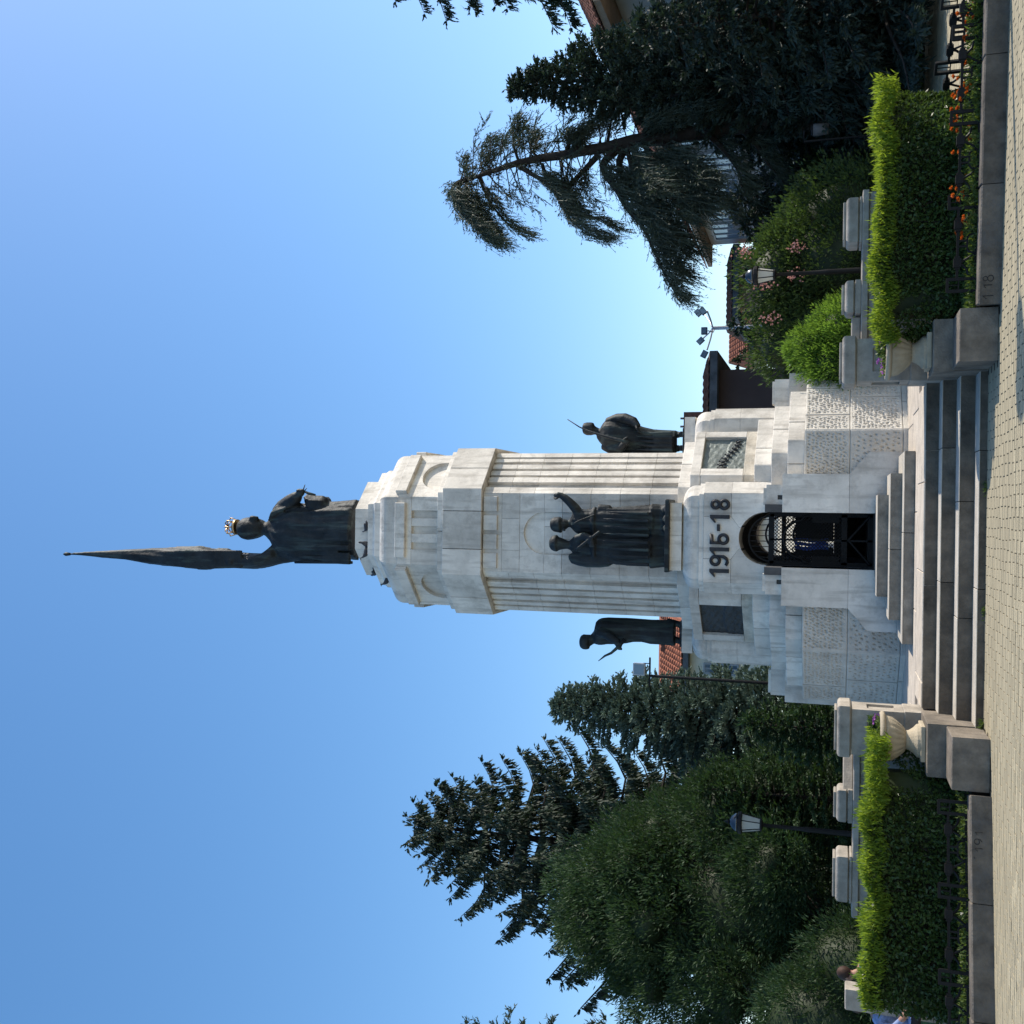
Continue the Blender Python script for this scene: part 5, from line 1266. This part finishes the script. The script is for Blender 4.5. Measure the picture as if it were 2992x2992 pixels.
for li_, (pts, dr, r0, dens, cur) in enumerate(limbs):
    dens = dens * (1.75 if li_ >= 14 else 1.15)
    q = [np.array(W(*K(x, y), dr * i / (len(pts) - 1))) for i, (x, y) in enumerate(pts)]
    fine = []
    for i in range(len(q) - 1):                                # smooth the polyline
        a, b_, c_, d_ = q[max(i - 1, 0)], q[i], q[i + 1], q[min(i + 2, len(q) - 1)]
        for t in np.linspace(0, 1, 5, endpoint=False):
            fine.append(.5 * ((2 * b_) + (-a + c_) * t + (2 * a - 5 * b_ + 4 * c_ - d_) * t * t + (-a + 3 * b_ - 3 * c_ + d_) * t ** 3))
    fine.append(q[-1]); F = np.array(fine); n = len(F)
    lm.tube([tuple(x) for x in F], [r0 * (1 - .88 * i / (n - 1)) for i in range(n)], 5)
    L = np.linalg.norm(np.diff(F, axis=0), axis=1).sum(); m = int(dens * 2.7) + 20
    s = g.uniform(.12, 1, m) ** .85; idx = s * (n - 1); i0 = np.minimum(idx.astype(int), n - 2); fr = (idx - i0)[:, None]
    p = F[i0] * (1 - fr) + F[i0 + 1] * fr; tg = F[i0 + 1] - F[i0]; tg /= np.linalg.norm(tg, axis=1, keepdims=True)
    spread = .07 + .13 * np.sin(s * 3.1)
    off = np.stack([g.normal(0, .5, m) * 0.12, g.normal(0, 1, m) * spread, g.normal(-.02, .05, m)], 1)
    p = p + off
    hv = g.uniform(-.25, 1.2, m)
    d = tg * .55 + np.stack([np.zeros(m), off[:, 1] * .8, -hv], 1) + unit(m, g) * .25
    P.append(p); D.append(d); Ls.append(cur * g.uniform(.35, 1.45, m) * np.where(hv < .2, .5, 1))
tpa = np.array([tuple(q) for q in tp])
for q in range(150):                                           # short side twigs straight from the trunk, some of them bare
    i = g.integers(4, len(tpa) - 1); t = g.uniform(); a = tpa[i - 1] * (1 - t) + tpa[i] * t
    L = g.uniform(.3, 1.0); az = g.uniform(0, 6.28); dv_ = np.array([cos(az), sin(az) * .6, g.uniform(-.5, .35)]); b_ = a + dv_ * L; c_ = b_ + np.array([dv_[0] * .3, dv_[1] * .3, -.35]) * L
    lm.tube([tuple(a), tuple(b_), tuple(c_)], [.014, .009, .003], 4)
    if g.uniform() < .75:
        m = int(26 * L) + 4; s = g.uniform(.25, 1, m)[:, None]; p = np.where(s < .6, a + (b_ - a) * s / .6, b_ + (c_ - b_) * (s - .6) / .4)
        P.append(p); D.append(dv_[None] * .6 + np.array([0, 0, -.7]) * g.uniform(-.3, 1.2, (m, 1)) + unit(m, g) * .4); Ls.append(g.uniform(.12, .34, m))
P = np.concatenate(P); D = np.concatenate(D); Ls = np.concatenate(Ls); Dn = D / np.linalg.norm(D, axis=1, keepdims=True)
# twig axis plus needle rosettes along it
P2 = [P]; D2 = [D]; L2 = [Ls]; W2 = [np.full(len(P), .015)]
for k in range(9):
    f_ = g.uniform(.1, 1, len(P)); P2.append(P + Dn * (Ls * f_)[:, None]); D2.append(Dn * .9 + unit(len(P), g) * .55); L2.append(g.uniform(.035, .09, len(P))); W2.append(np.full(len(P), .016))
lm.build('branches', M['bark'], ced)
blades('crown', np.concatenate(P2), np.concatenate(D2), np.concatenate(L2), np.concatenate(W2), M['cedar'], ced, 131)

# right: dark evergreens and shrubs massed below
fillconifer(2900, 1850, 19.5, 2.2, 'bushy dark evergreen at the right edge under the fir', 140, 'cypress', hang=.5, tw=(.18, .45), tww=.055, dens=70, nb=90)
fillconifer(2760, 2120, 20.5, 2.0, 'weeping blue-green evergreen low on the right', 141, 'cypress', hang=1.0, tw=(.25, .6), tww=.05, dens=34, nb=70, droop=.35)  # darker cypress needles put the shade of neighbouring trees into the colour
fillconifer(2420, 2150, 24, 1.6, 'dark evergreen in front of the grey house under the cedar', 142, 'cypress', hang=.4, tw=(.16, .4), tww=.04, dens=80, nb=90)
fillconifer(2230, 2170, 27, 1.5, 'blue-green conifer hiding the left end of the grey house', 143, 'cypress', hang=.2, tw=(.16, .4), tww=.04, dens=80, nb=90)
fillconifer(2590, 2060, 23.2, 1.6, 'dark evergreen behind the cedar trunk', 148, 'cypress', hang=.4, tw=(.16, .4), tww=.04, dens=80, nb=90)
fillconifer(2335, 2165, 22.5, 1.5, 'dark evergreen low in front of the grey house windows', 149, 'cypress', hang=.3, tw=(.16, .4), tww=.04, dens=80, nb=90)
thicket('row of dark shrubs under the cedar behind the right parapet', 2150, 3050, 23.5, 3.0, 144, 1150)
thicket('second row of dark shrubs further back on the right', 2000, 3050, 29, 3.6, 145, 550)
p = at(2135, 2440, Y=19.5)
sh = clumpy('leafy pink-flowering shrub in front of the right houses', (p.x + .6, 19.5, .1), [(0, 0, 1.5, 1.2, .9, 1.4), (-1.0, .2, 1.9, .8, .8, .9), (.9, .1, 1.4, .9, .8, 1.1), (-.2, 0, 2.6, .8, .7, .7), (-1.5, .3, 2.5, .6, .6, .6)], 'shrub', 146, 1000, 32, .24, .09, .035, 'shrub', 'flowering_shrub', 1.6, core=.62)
g = np.random.default_rng(147); P = []; D = []
for (u, v) in ((2258, 2170), (2160, 2235), (2190, 2325), (2062, 2250), (2270, 2330)):
    c = np.array(at(u, v, Y=18.6)) - np.array(sh.location)
    for k in range(40): 
        P.append(c + g.normal(0, 1, 3) * np.array([.055, .05, .085])); D.append(unit(1, g)[0] + np.array([0, -.4, .3]))
blades('blossom', np.array(P), np.array(D), .05, .045, M['pink'], sh, 147)
# bright thuja bush in the sun
p = at(2010, 2480, Y=16.4)
clumpy('bright yellow-green sunlit bush right of the monument behind the parapet', (p.x, 17.6, .1), [(0, 0, 1.1, .62, .55, 1.0), (-.30, -.1, 1.5, .42, .4, .62), (.35, 0, 1.25, .5, .45, .7), (.05, .1, 1.85, .38, .36, .45), (-.5, .1, 1.1, .42, .4, .6)], 'thuja', 150, 1300, 34, .15, .075, .018, 'shrub', 'bush', .9, core=.7)
# small far pine
p = at(2062, 2170, Y=36)
spruce('small dark pine beside the brown house', (p.x - .2, 36, .2), p.z - .2 + .4, lambda t: 1.5 * (1 - t) ** .7 + .1, 46, 'farpine', 151, droop=0, up=.3, hang=-.3, tw=(.25, .5), tww=.09, dens=26, name='pine_tree')
p = at(1940, 2150, Y=33)
spruce('thin open pine against the sky next to the brown wall', (p.x, 33, .2), p.z - .2, lambda t: 1.0 * (1 - t) ** .6 + .15, 34, 'farpine', 152, droop=0, up=.3, hang=-.2, tw=(.2, .45), tww=.07, dens=16, name='pine_tree')
# dark evergreens further off so that no bare horizon shows between the trunks
thicket('far row of dark shrubs behind the monument on the left', 200, 1100, 38, 3.0, 160, 320)

# ------------------------------------------------------------------ buildings
M['plaster_grey'] = mat('grey_plaster', (.36, .37, .36), .9, .08, .8, .15, 30, rnd=0)
M['plaster_brown'] = mat('brown_plaster', (.085, .062, .058), .95, .12, .8, .15, 30, rnd=0)
M['plaster_cream'] = mat('cream_plaster', (.78, .74, .62), .9, .06, .8, .1, 30, rnd=0)
M['plaster_pink'] = mat('pink_plaster', (.45, .26, .21), .9, .1, .8, .15, 30, rnd=0)
M['tile'] = mat('roof_tile', (.33, .115, .06), .85, .3, 7, .3, 40, rnd=.25)
M['tile_old'] = mat('old_roof_tile', (.17, .095, .07), .9, .35, 5, .3, 40, rnd=.25)
M['eave'] = mat('eave_board', (.42, .30, .20), .85, .15, 3, .2, 20, rnd=0)
M['darkwood'] = mat('fascia', (.13, .14, .15), .8, .3, 3, .2, 20, rnd=0)
M['white_frame'] = mat('window_frame', (.34, .36, .38), .5, .05, 3, 0, rnd=0)
M['glass'] = mat('window_glass', (.16, .22, .28), .06, .1, 2, 0, spec=1.0, rnd=.1)
M['chimney'] = mat('chimney_brick', (.16, .085, .065), .9, .3, 6, .4, 30, rnd=0)

def tiled_roof(name, parent, f, L, Wd, material, cw=.22, ch=.34, kind=True):
    """roof plane of barrel tiles: f(s along, t up the slope, h out) -> xyz"""
    nc = int(L / cw); nr = int(Wd / ch); mb = MB(); r = random.Random(5)
    for j in range(nr):
        for i in range(nc):
            s = i * cw; t = j * ch; h0 = .05 + r.uniform(0, .015); h1 = .015 + r.uniform(0, .01); jit = r.uniform(-.012, .012)
            vs = []
            for tt, hh in ((t - .03 + jit, h0), (t + ch, h1)):
                for k, (a, b) in enumerate(((0, 0), (.18, .7), (.5, 1), (.82, .7), (1, 0))): vs.append(f(s + a * cw * .94, tt, hh * b + .012 + (.02 if tt < t + .1 else 0)))
            mb.add(vs, [(k, k + 1, k + 6, k + 5) for k in range(4)] + [(4, 3, 2, 1, 0)])
    return stuff(mb.build(name, M[material], parent, fix=False))
def window(parent, f, s0, s1, z0, z1, nmull=2, d=0.):
    w_ = link('window', None, parent)
    mb = MB(); e = .07
    for P in ([(s0, z0), (s1, z0), (s1, z0 + e), (s0, z0 + e)], [(s0, z1 - e), (s1, z1 - e), (s1, z1), (s0, z1)], [(s0, z0 + e), (s0 + e, z0 + e), (s0 + e, z1 - e), (s0, z1 - e)], [(s1 - e, z0 + e), (s1, z0 + e), (s1, z1 - e), (s1 - e, z1 - e)]):
        mb.slab(P, d + .05, d - .05, f)
    for k in range(1, nmull):
        x = s0 + (s1 - s0) * k / nmull; mb.slab([(x - .03, z0 + e), (x + .03, z0 + e), (x + .03, z1 - e), (x - .03, z1 - e)], d + .04, d - .04, f)
    mb.build('frame', M['white_frame'], w_)
    mb = MB(); mb.slab([(s0 + .02, z0 + .02), (s1 - .02, z0 + .02), (s1 - .02, z1 - .02), (s0 + .02, z1 - .02)], d + .004, d - .012, f); mb.build('pane', M['glass'], w_)
    return w_
def wall_frame(a, b):
    a = Vector(a); b = Vector(b); t = (b - a).normalized(); n = Vector((t.y, -t.x))
    if n.dot(a) > 0: n = -n
    L = (b - a).length
    def f(s, d, z): q = a + t * s + n * d; return (q.x, q.y, z)
    return f, L
# grey house on the right, running away from the camera
ZE = 6.6
pa, pb_ = at(2520, 1952, Z=ZE), at(2223, 2077, Z=ZE)
dv = (pa - pb_); pa2 = pa + dv.normalized() * 9
hA = thing('house', 'long grey plastered house with glazed upper windows and red tiled roof behind the cedar', 'house', (pb_.x, pb_.y, 0))
lo = Vector((pb_.x, pb_.y, 0))
f_, LA = wall_frame((pb_.x, pb_.y), (pa2.x, pa2.y))
fl = lambda s, d, z: tuple(Vector(f_(s, d - .75, z)) - lo)
def pbox(f, s0, s1, d0, d1, z0, z1): 
    mb = MB(); mb.slab([(s0, z0), (s1, z0), (s1, z1), (s0, z1)], d1, d0, f); return mb
pbox(fl, 0, LA, -8, 0, 0, ZE - .02).build('wall', M['plaster_grey'], hA)
pbox(fl, -.55, LA + .5, -8.6, .75, ZE, ZE + .16).build('eave', M['eave'], hA)
ang = radians(27)
rf = lambda s, t, h: tuple(Vector(f_(s - .6, -t * cos(ang) - h * sin(ang) * 0 + 0.03, ZE + .17 + t * sin(ang) + h * cos(ang))) - lo)
mb = MB(); mb.add([rf(0, 0, 0), rf(LA + 1.1, 0, 0), rf(LA + 1.1, 5.2, 0), rf(0, 5.2, 0)], [(0, 1, 2, 3)]); mb.add([rf(0, 5.2, 0), rf(LA + 1.1, 5.2, 0), tuple(Vector(f_(LA + .5, -9.4, ZE + .2)) - lo), tuple(Vector(f_(-.6, -9.4, ZE + .2)) - lo)], [(0, 1, 2, 3)])
rfo = mb.build('roof', M['tile_old'], hA)
tiled_roof('roof_tiles', rfo, rf, LA + 1.1, 5.1, 'tile', .26, .38)
for (s0, s1) in ((.9, 2.9), (3.25, 5.2), (5.6, 7.6), (8.2, 10.0), (10.6, 12.6), (13.4, 15.4)):
    if s1 < LA: window(hA, fl, s0, s1, ZE - 1.75, ZE - .25, 3, .05)
    if s1 < LA: window(hA, fl, s0, s1, ZE - 4.4, ZE - 2.5, 3, .05)
pbox(fl, .2, LA, 0, .25, ZE - 2.05, ZE - 1.85).build('string_course', M['white_frame'], hA)
for s in (3.0, 5.4):
    pbox(fl, s, s + .7, .06, .40, ZE - 1.7, ZE - 1.2).build('air_conditioner', M['darkwood'], hA)
mb = MB(); ca_, cb_ = at(2926, 1779, Y=27), at(2972, 1820, Y=27); mb.box(ca_.x - lo.x, cb_.x - lo.x, 27 - lo.y, 27.6 - lo.y, ZE + .9, ca_.z); mb.build('chimney', M['plaster_cream'], hA)
# pink house with low roof beyond, left of the grey one
p0 = at(2095, 2175, Y=40); p1 = at(2195, 2120, Y=37)
def small_house(label, u0, u1, vE, Y, dep, wallm, roofm, rise, eave=.5, yaw=0., wins=(), name='house'):
    a = at(u0, vE, Y=Y); b_ = at(u1, vE, Y=Y); zE = a.z; Lx = b_.x - a.x
    o = thing(name, label, 'house', ((a.x + b_.x) / 2, Y, 0), None, yaw)
    f = lambda s, d, z: (s - Lx / 2, -d, z)
    pbox(f, 0, Lx, -dep, 0, 0, zE).build('wall', M[wallm], o)
    pbox(f, -eave, Lx + eave, -dep - eave, eave, zE + .003, zE + .22).build('eave', M['darkwood'], o)
    an = math.atan2(rise, dep / 2 + eave)
    rfn = lambda s, t, h: (s - eave - Lx / 2, -eave + t * cos(an), zE + .23 + t * sin(an) + h)
    SL = (dep / 2 + eave) / cos(an)
    mb = MB(); Lr = Lx + 2 * eave
    mb.add([rfn(0, 0, 0), rfn(Lr, 0, 0), rfn(Lr, SL, 0), rfn(0, SL, 0)], [(0, 1, 2, 3)])
    mb.add([rfn(0, SL, 0), rfn(Lr, SL, 0), (Lr - eave - Lx / 2, dep + eave, zE + .2), (-eave - Lx / 2, dep + eave, zE + .2)], [(0, 1, 2, 3)])
    mb.add([rfn(0, 0, 0), rfn(0, SL, 0), (-eave - Lx / 2, dep + eave, zE + .2)], [(0, 1, 2)]); mb.add([rfn(Lr, 0, 0), rfn(Lr, SL, 0), (Lr - eave - Lx / 2, dep + eave, zE + .2)], [(0, 1, 2)])
    ro = mb.build('roof', M[roofm], o)
    tiled_roof('roof_tiles', ro, rfn, Lr, SL, roofm, .24, .36)
    for (s0, s1, z0, z1) in wins: window(o, f, s0 * Lx, s1 * Lx, z0, z1, 2, .05)
    return o, f, Lx, zE
small_house('small pink house with brown roof between street lamp and grey house', 2090, 2235, 2160, 42, 5, 'plaster_pink', 'tile_old', .5, .5, 0, [(.2, .45, 2.6, 3.8), (.6, .85, 2.6, 3.8)])
small_house('low dark-walled house with striped tile roof behind the street lamp', 1985, 2085, 2205, 48, 6, 'plaster_brown', 'tile', 1.2, .4, 0, [(.3, .6, 2, 3)])
ob, fb, Lb, zb_ = small_house('house with plain dark brown wall and old tiled roof right of the monument', 1640, 1911, 2098, 31, 7, 'plaster_brown', 'tile_old', .62, .50, 0, [])
ch = MB(); a = at(1740, 2034, Y=34); b_ = at(1788, 1998, Y=34)
ch.box(a.x - ob.location.x, b_.x - ob.location.x, 3.0, 3.6, 5.0, b_.z); ch.build('chimney', M['chimney'], ob)
for u in (1748, 1772):
    mb = MB(); q = at(u, 1998, Y=34); mb.tube([(q.x - ob.location.x, 3.3, b_.z - .02), (q.x - ob.location.x, 3.3, b_.z + .15)], .035, 8); mb.build('flue', M['darkwood'], ob)
mb = MB(); a = at(1690, 2040, Y=33.5); b2_ = at(1741, 2000, Y=33.5); mb.box(a.x - ob.location.x, b2_.x - ob.location.x, 2.3, 2.9, 5.2, b2_.z); mb.build('chimney', M['pier'], ob)
oc, fc, Lc, zc_ = small_house('white house with bright red tiled roof behind the blue spruce on the left', 985, 1150, 2014, 42, 7, 'plaster_cream', 'tile', 1.6, .45, 0, [(.25, .45, 5.2, 6.6), (.6, .8, 5.2, 6.6)])
mb = MB(); a = at(1086, 1964, Y=44); b_ = at(1110, 1930, Y=44); mb.box(a.x - oc.location.x, b_.x - oc.location.x, 2.2, 2.8, zc_ + .5, b_.z); mb.build('chimney', M['chimney'], oc)
# pale house seen through the gate
od, fd, Ld, zd = small_house('pale house glimpsed through the arched gate, its side in the sun', 1290, 1560, 2215, 52, 7, 'plaster_cream', 'tile', 1.4, .4, radians(34), [(.3, .42, 1.6, 2.8)])

# ------------------------------------------------------------------ lamps
M['lampglass'] = leafmat('frosted_lantern_glass', (.74, .74, .68), .55, .03, 5, (.8, .8, .74), rough=.4)
M['steel'] = mat('galvanised_steel', (.42, .44, .47), .45, .1, 8, .1, 40, metal=.6, rnd=0)
M['copper'] = mat('lantern_roof', (.10, .11, .12), .22, .2, 5, 0, metal=.9, rnd=0)
def lantern(label, base, H, hs=.56, grp='park lanterns'):
    o = thing('street_lamp', label, 'street lamp', base, grp)
    mb = MB(); mb.lathe([(.11, 0), (.11, .12), (.075, .2), (.055, .5), (.045, H * .55), (.05, H * .56), (.038, H * .6), (.032, H - hs - .05), (.06, H - hs - .02), (.03, H - hs)], 12); mb.build('post', M['iron'], o, True)
    zb_, zt_ = H - hs, H - hs * .42
    r0, r1 = .105 * hs / .56, .168 * hs / .56
    hd = link('lantern_head', None, o)
    mb = MB(); n = 6
    R = [[(r_ * cos(2 * pi * i / n), r_ * sin(2 * pi * i / n), z) for i in range(n)] for r_, z in ((r0, zb_), (r1, zt_))]
    mb.rings(R); mb.build('glass', M['lampglass'], hd)
    mb = MB()
    for i in range(n):
        c, s = cos(2 * pi * i / n), sin(2 * pi * i / n); mb.bar((r0 * 1.02 * c, r0 * 1.02 * s, zb_), (r1 * 1.02 * c, r1 * 1.02 * s, zt_), .014)
    mb.lathe([(r0 * .6, zb_ - .04), (r0 * 1.1, zb_ - .02), (r0 * 1.1, zb_ + .01), (r0 * .9, zb_ + .012)], 12); mb.lathe([(r1 * 1.05, zt_ - .005), (r1 * 1.22, zt_ + .01), (r1 * 1.22, zt_ + .06), (r1 * 1.0, zt_ + .075)], 12)
    mb.build('frame', M['iron'], hd)
    mb = MB(); mb.lathe([(r1 * 1.02, zt_ + .07), (r1 * .95, zt_ + .12), (r1 * .7, zt_ + .18), (r1 * .3, zt_ + .215), (.03, zt_ + .23)], 18); mb.build('roof', M['copper'], hd, True)
    mb = MB(); mb.lathe([(.03, zt_ + .225), (.045, zt_ + .25), (.02, zt_ + .275), (.008, zt_ + .33)], 8); mb.build('finial', M['iron'], hd, True)
    return o
YL = 19.0
p = at(607, 2135, Y=YL); lantern('black park lantern in front of the yew left of the monument', (p.x - .1, YL, .2), p.z - .2 + .03)
p = at(2185, 2185, Y=18.2); lantern('black park lantern in front of the dark shrubs right of the monument', (p.x, 18.2, .05), p.z + .02 - .05, .46)
lantern('tall park lantern standing out of view to the right, casting a long shadow', (6.55, 11.55, 0), 4.75, .85)
# multi-headed street light far behind
Yp = 38; j = at(2033, 2081, Y=Yp); o = thing('street_light', 'tall grey street light with four angled floodlight arms behind the right shrubs', 'street lamp', (j.x, Yp, 0))
Lq = lambda u, v, dy=0: at(u, v, Y=Yp + dy) - Vector((j.x, Yp, 0))
mb = MB(); mb.tube([(0, 0, 0), (0, 0, j.z * .55), (0, 0, j.z * .56), (0, 0, j.z - .05), (0, 0, j.z + .02)], [.13, .11, .085, .07, .06], 10); mb.build('pole', M['steel'], o, True)
for (ua, va, uh, vh, dy) in ((2072, 2060, 2078, 2040, .6), (2084, 2066, 2083, 2054, -.6), (2004, 2055, 1996, 2047, .6), (1970, 2066, 1957, 2058, -.6)):
    mb = MB(); mb.tube([Lq(2033, 2083), Lq((2033 + ua) / 2, 2083 + (va - 2083) * .42, dy * .5), Lq(ua, va, dy)], .03, 6); mb.build('arm', M['steel'], o)
    c = Lq(uh, vh, dy); d = Vector((uh - 2033, 0, 40)).normalized()
    hd = link('floodlight', None, o)
    mb = MB(); mb.bar(c - d * .13, c + d * .13, .20, (0, 1, 0), .11); mb.build('housing', M['darkwood'], hd)
    mb = MB(); mb.bar(c - d * .11 + Vector((0, -.06, 0)), c + d * .11 + Vector((0, -.06, 0)), .16, (0, 1, 0), .012); mb.build('lens', M['glass'], hd)
hd = link('floodlight', None, o); c = Lq(2025, 2058, -.5)
mb = MB(); mb.box(c.x - .13, c.x + .13, c.y - .06, c.y + .06, c.z - .11, c.z + .11, .01); mb.build('housing', M['darkwood'], hd)
mb = MB(); mb.box(c.x - .10, c.x + .10, c.y - .075, c.y - .062, c.z - .08, c.z + .08); mb.build('lens', M['glass'], hd)
mb = MB(); mb.tube([(c.x, c.y, c.z - .13), (c.x - .02, c.y + .2, c.z - .3), Lq(2033, 2088)], .02, 5); mb.build('arm', M['steel'], o)
# single floodlight on the left
Yf = 25; c = at(1037, 1868, Y=Yf); o = thing('floodlight', 'square grey floodlight on a thin pole beside the blue spruce', 'floodlight', (c.x - .15, Yf, 0))
mb = MB(); mb.tube([(0, 0, 0), (0, 0, c.z - .25)], .035, 8); mb.bar((-.25, 0, c.z - .26), (.45, 0, c.z - .26), .04); mb.build('pole', M['iron'], o)
mb = MB(); mb.box(0, .30, -.05, .06, c.z - .15, c.z + .15, .012); mb.build('housing', M['steel'], o)
mb = MB(); mb.box(.03, .27, -.062, -.052, c.z - .12, c.z + .12); mb.build('lens', M['glass'], o)
mb = MB(); mb.bar((.0, 0, c.z - .26), (.0, 0, c.z - .1), .02); mb.bar((.30, 0, c.z - .26), (.30, 0, c.z - .1), .02); mb.build('bracket', M['iron'], o)

# litter bin under the cedar
p = at(2618, 2440, Y=20.0)
o = thing('litter_bin', 'small grey litter bin standing in the shade under the cedar', 'bin', (p.x, 20.0, .0)); q = at(2618, 2418, Y=20.0).z
mb = MB(); mb.lathe([(.10, q - .02), (.115, q + .25), (.11, q + .26)], 14); mb.build('bin_body', M['darkwood'], o, True)
mb = MB(); mb.tube([(-.2, 0, 0), (-.2, 0, q + .42), (0, 0, q + .42)], .02, 6); mb.build('post', M['iron'], o)
mb = MB(); mb.lathe([(.12, q + .262), (.08, q + .29), (.02, q + .30)], 14); mb.build('lid', M['iron'], o, True)

# two people resting on a bench behind the left hedge
M['skin'] = mat('skin', (.36, .20, .14), .6, .1, 8, 0, rnd=0); M['blue_cloth'] = mat('blue_shirt', (.03, .08, .36), .8, .2, 5, .2, 30, rnd=0); M['light_cloth'] = mat('pale_blue_shirt', (.30, .38, .62), .8, .3, 14, .2, 30, rnd=0)
M['dark_cloth'] = mat('dark_trousers', (.02, .018, .02), .9, .2, 5, 0, rnd=0); M['hair'] = mat('brown_hair', (.06, .03, .018), .7, .3, 10, 0, rnd=0)
def person(label, base, rz, shirt, seed):
    o = thing('person', label, 'person', base, None, rz); mb = MB()
    # seated, leaning forward: pelvis at .46
    def el(path, rad): mb.tube(path, rad, 10)
    el([(0, .02, .44), (0, 0, .55), (0, -.06, .75), (0, -.14, .93), (0, -.17, 1.0)], [.15, .15, .155, .165, .08])
    el([(0, -.17, 1.0), (0, -.20, 1.06)], [.06, .055])
    for s in (-1, 1):
        el([(s * .09, .0, .47), (s * .11, -.22, .47), (s * .12, -.44, .46)], [.095, .085, .065]); el([(s * .12, -.44, .46), (s * .12, -.46, .25), (s * .12, -.43, .06)], [.06, .055, .04]); el([(s * .12, -.40, .04), (s * .12, -.60, .03)], [.045, .03])
        el([(s * .18, -.12, .93), (s * .24, -.20, .74), (s * .2, -.38, .62), (s * .12, -.46, .58)], [.06, .05, .042, .032])
        for q in range(4): el([(s * (.12 - .018 * q), -.46, .575), (s * (.10 - .02 * q), -.52, .56), (s * (.10 - .02 * q), -.54, .53)], [.013, .011, .008])
        el([(s * .14, -.44, .58), (s * .15, -.49, .57)], [.014, .01])
    mb.ball((0, -.24, 1.17), (.078, .10, .115), 12, 9); mb.ball((0, -.335, 1.15), (.016, .02, .025), 6, 5)
    for s in (-1, 1): mb.ball((s * .08, -.23, 1.17), (.012, .02, .03), 6, 5)
    me = mb.mesh('raw'); t = bpy.data.objects.new('tmp', me); COL.objects.link(t); rm = t.modifiers.new('r', 'REMESH'); rm.mode = 'VOXEL'; rm.voxel_size = .014; rm.use_smooth_shade = True
    dg = bpy.context.evaluated_depsgraph_get(); dg.update(); m2 = bpy.data.meshes.new_from_object(t.evaluated_get(dg)); bpy.data.objects.remove(t)
    for k in ('skin', shirt, 'dark_cloth'): m2.materials.append(M[k])
    for pl in m2.polygons:
        c = pl.center; pl.use_smooth = True
        pl.material_index = 1 if (c.z > .52 and c.z < 1.0 and c.y > -.36) else (2 if c.z < .54 and c.y > -.7 else 0)
    b_ = link('body', m2, o)
    mb = MB(); mb.ball((0, -.215, 1.20), (.09, .105, .105), 12, 9); mb.build('hair', M['hair'], o, True)
    return o
bx_ = thing('bench', 'dark wooden bench behind the left hedge, mostly hidden', 'bench', (-6.3, 15.4, 0))
for q in range(4):
    mb = MB(); mb.box(-1.3, 1.0, -.22 + .12 * q, -.13 + .12 * q, .40, .44); mb.build('slat', M['bark'], bx_)
for x in (-1.1, .8):
    mb = MB(); mb.box(x, x + .07, -.2, .22, 0, .398); mb.build('leg', M['iron'], bx_)
pp = at(172, 2478, Y=15.3)
person('seated person in a blue shirt leaning forward, glimpsed over the left hedge', (pp.x, 15.42, .19), radians(-110), 'blue_cloth', 1)
pp = at(8, 2545, Y=15.0)
person('seated person in pale blue at the very left edge behind the hedge', (pp.x, 15.1, .02), radians(60), 'light_cloth', 2)
pp = at(82, 2490, Y=15.0)
o = thing('stone_block', 'plain grey stone block standing behind the left hedge near the picture edge', 'stone block', (pp.x, 15.0, 0))
mb = MB(); mb.box(-.14, .14, -.14, .14, 0, at(82, 2468, Y=15.0).z, .015); mb.build('block', M['pier'], o)
print('stones', NSTONE[0], SHOWN[0], 'objects', len(bpy.data.objects), 'tris', sum(len(o.data.loop_triangles) if False else sum(max(0, len(p.vertices) - 2) for p in o.data.polygons[:0]) for o in bpy.data.objects if o.type == 'MESH'))
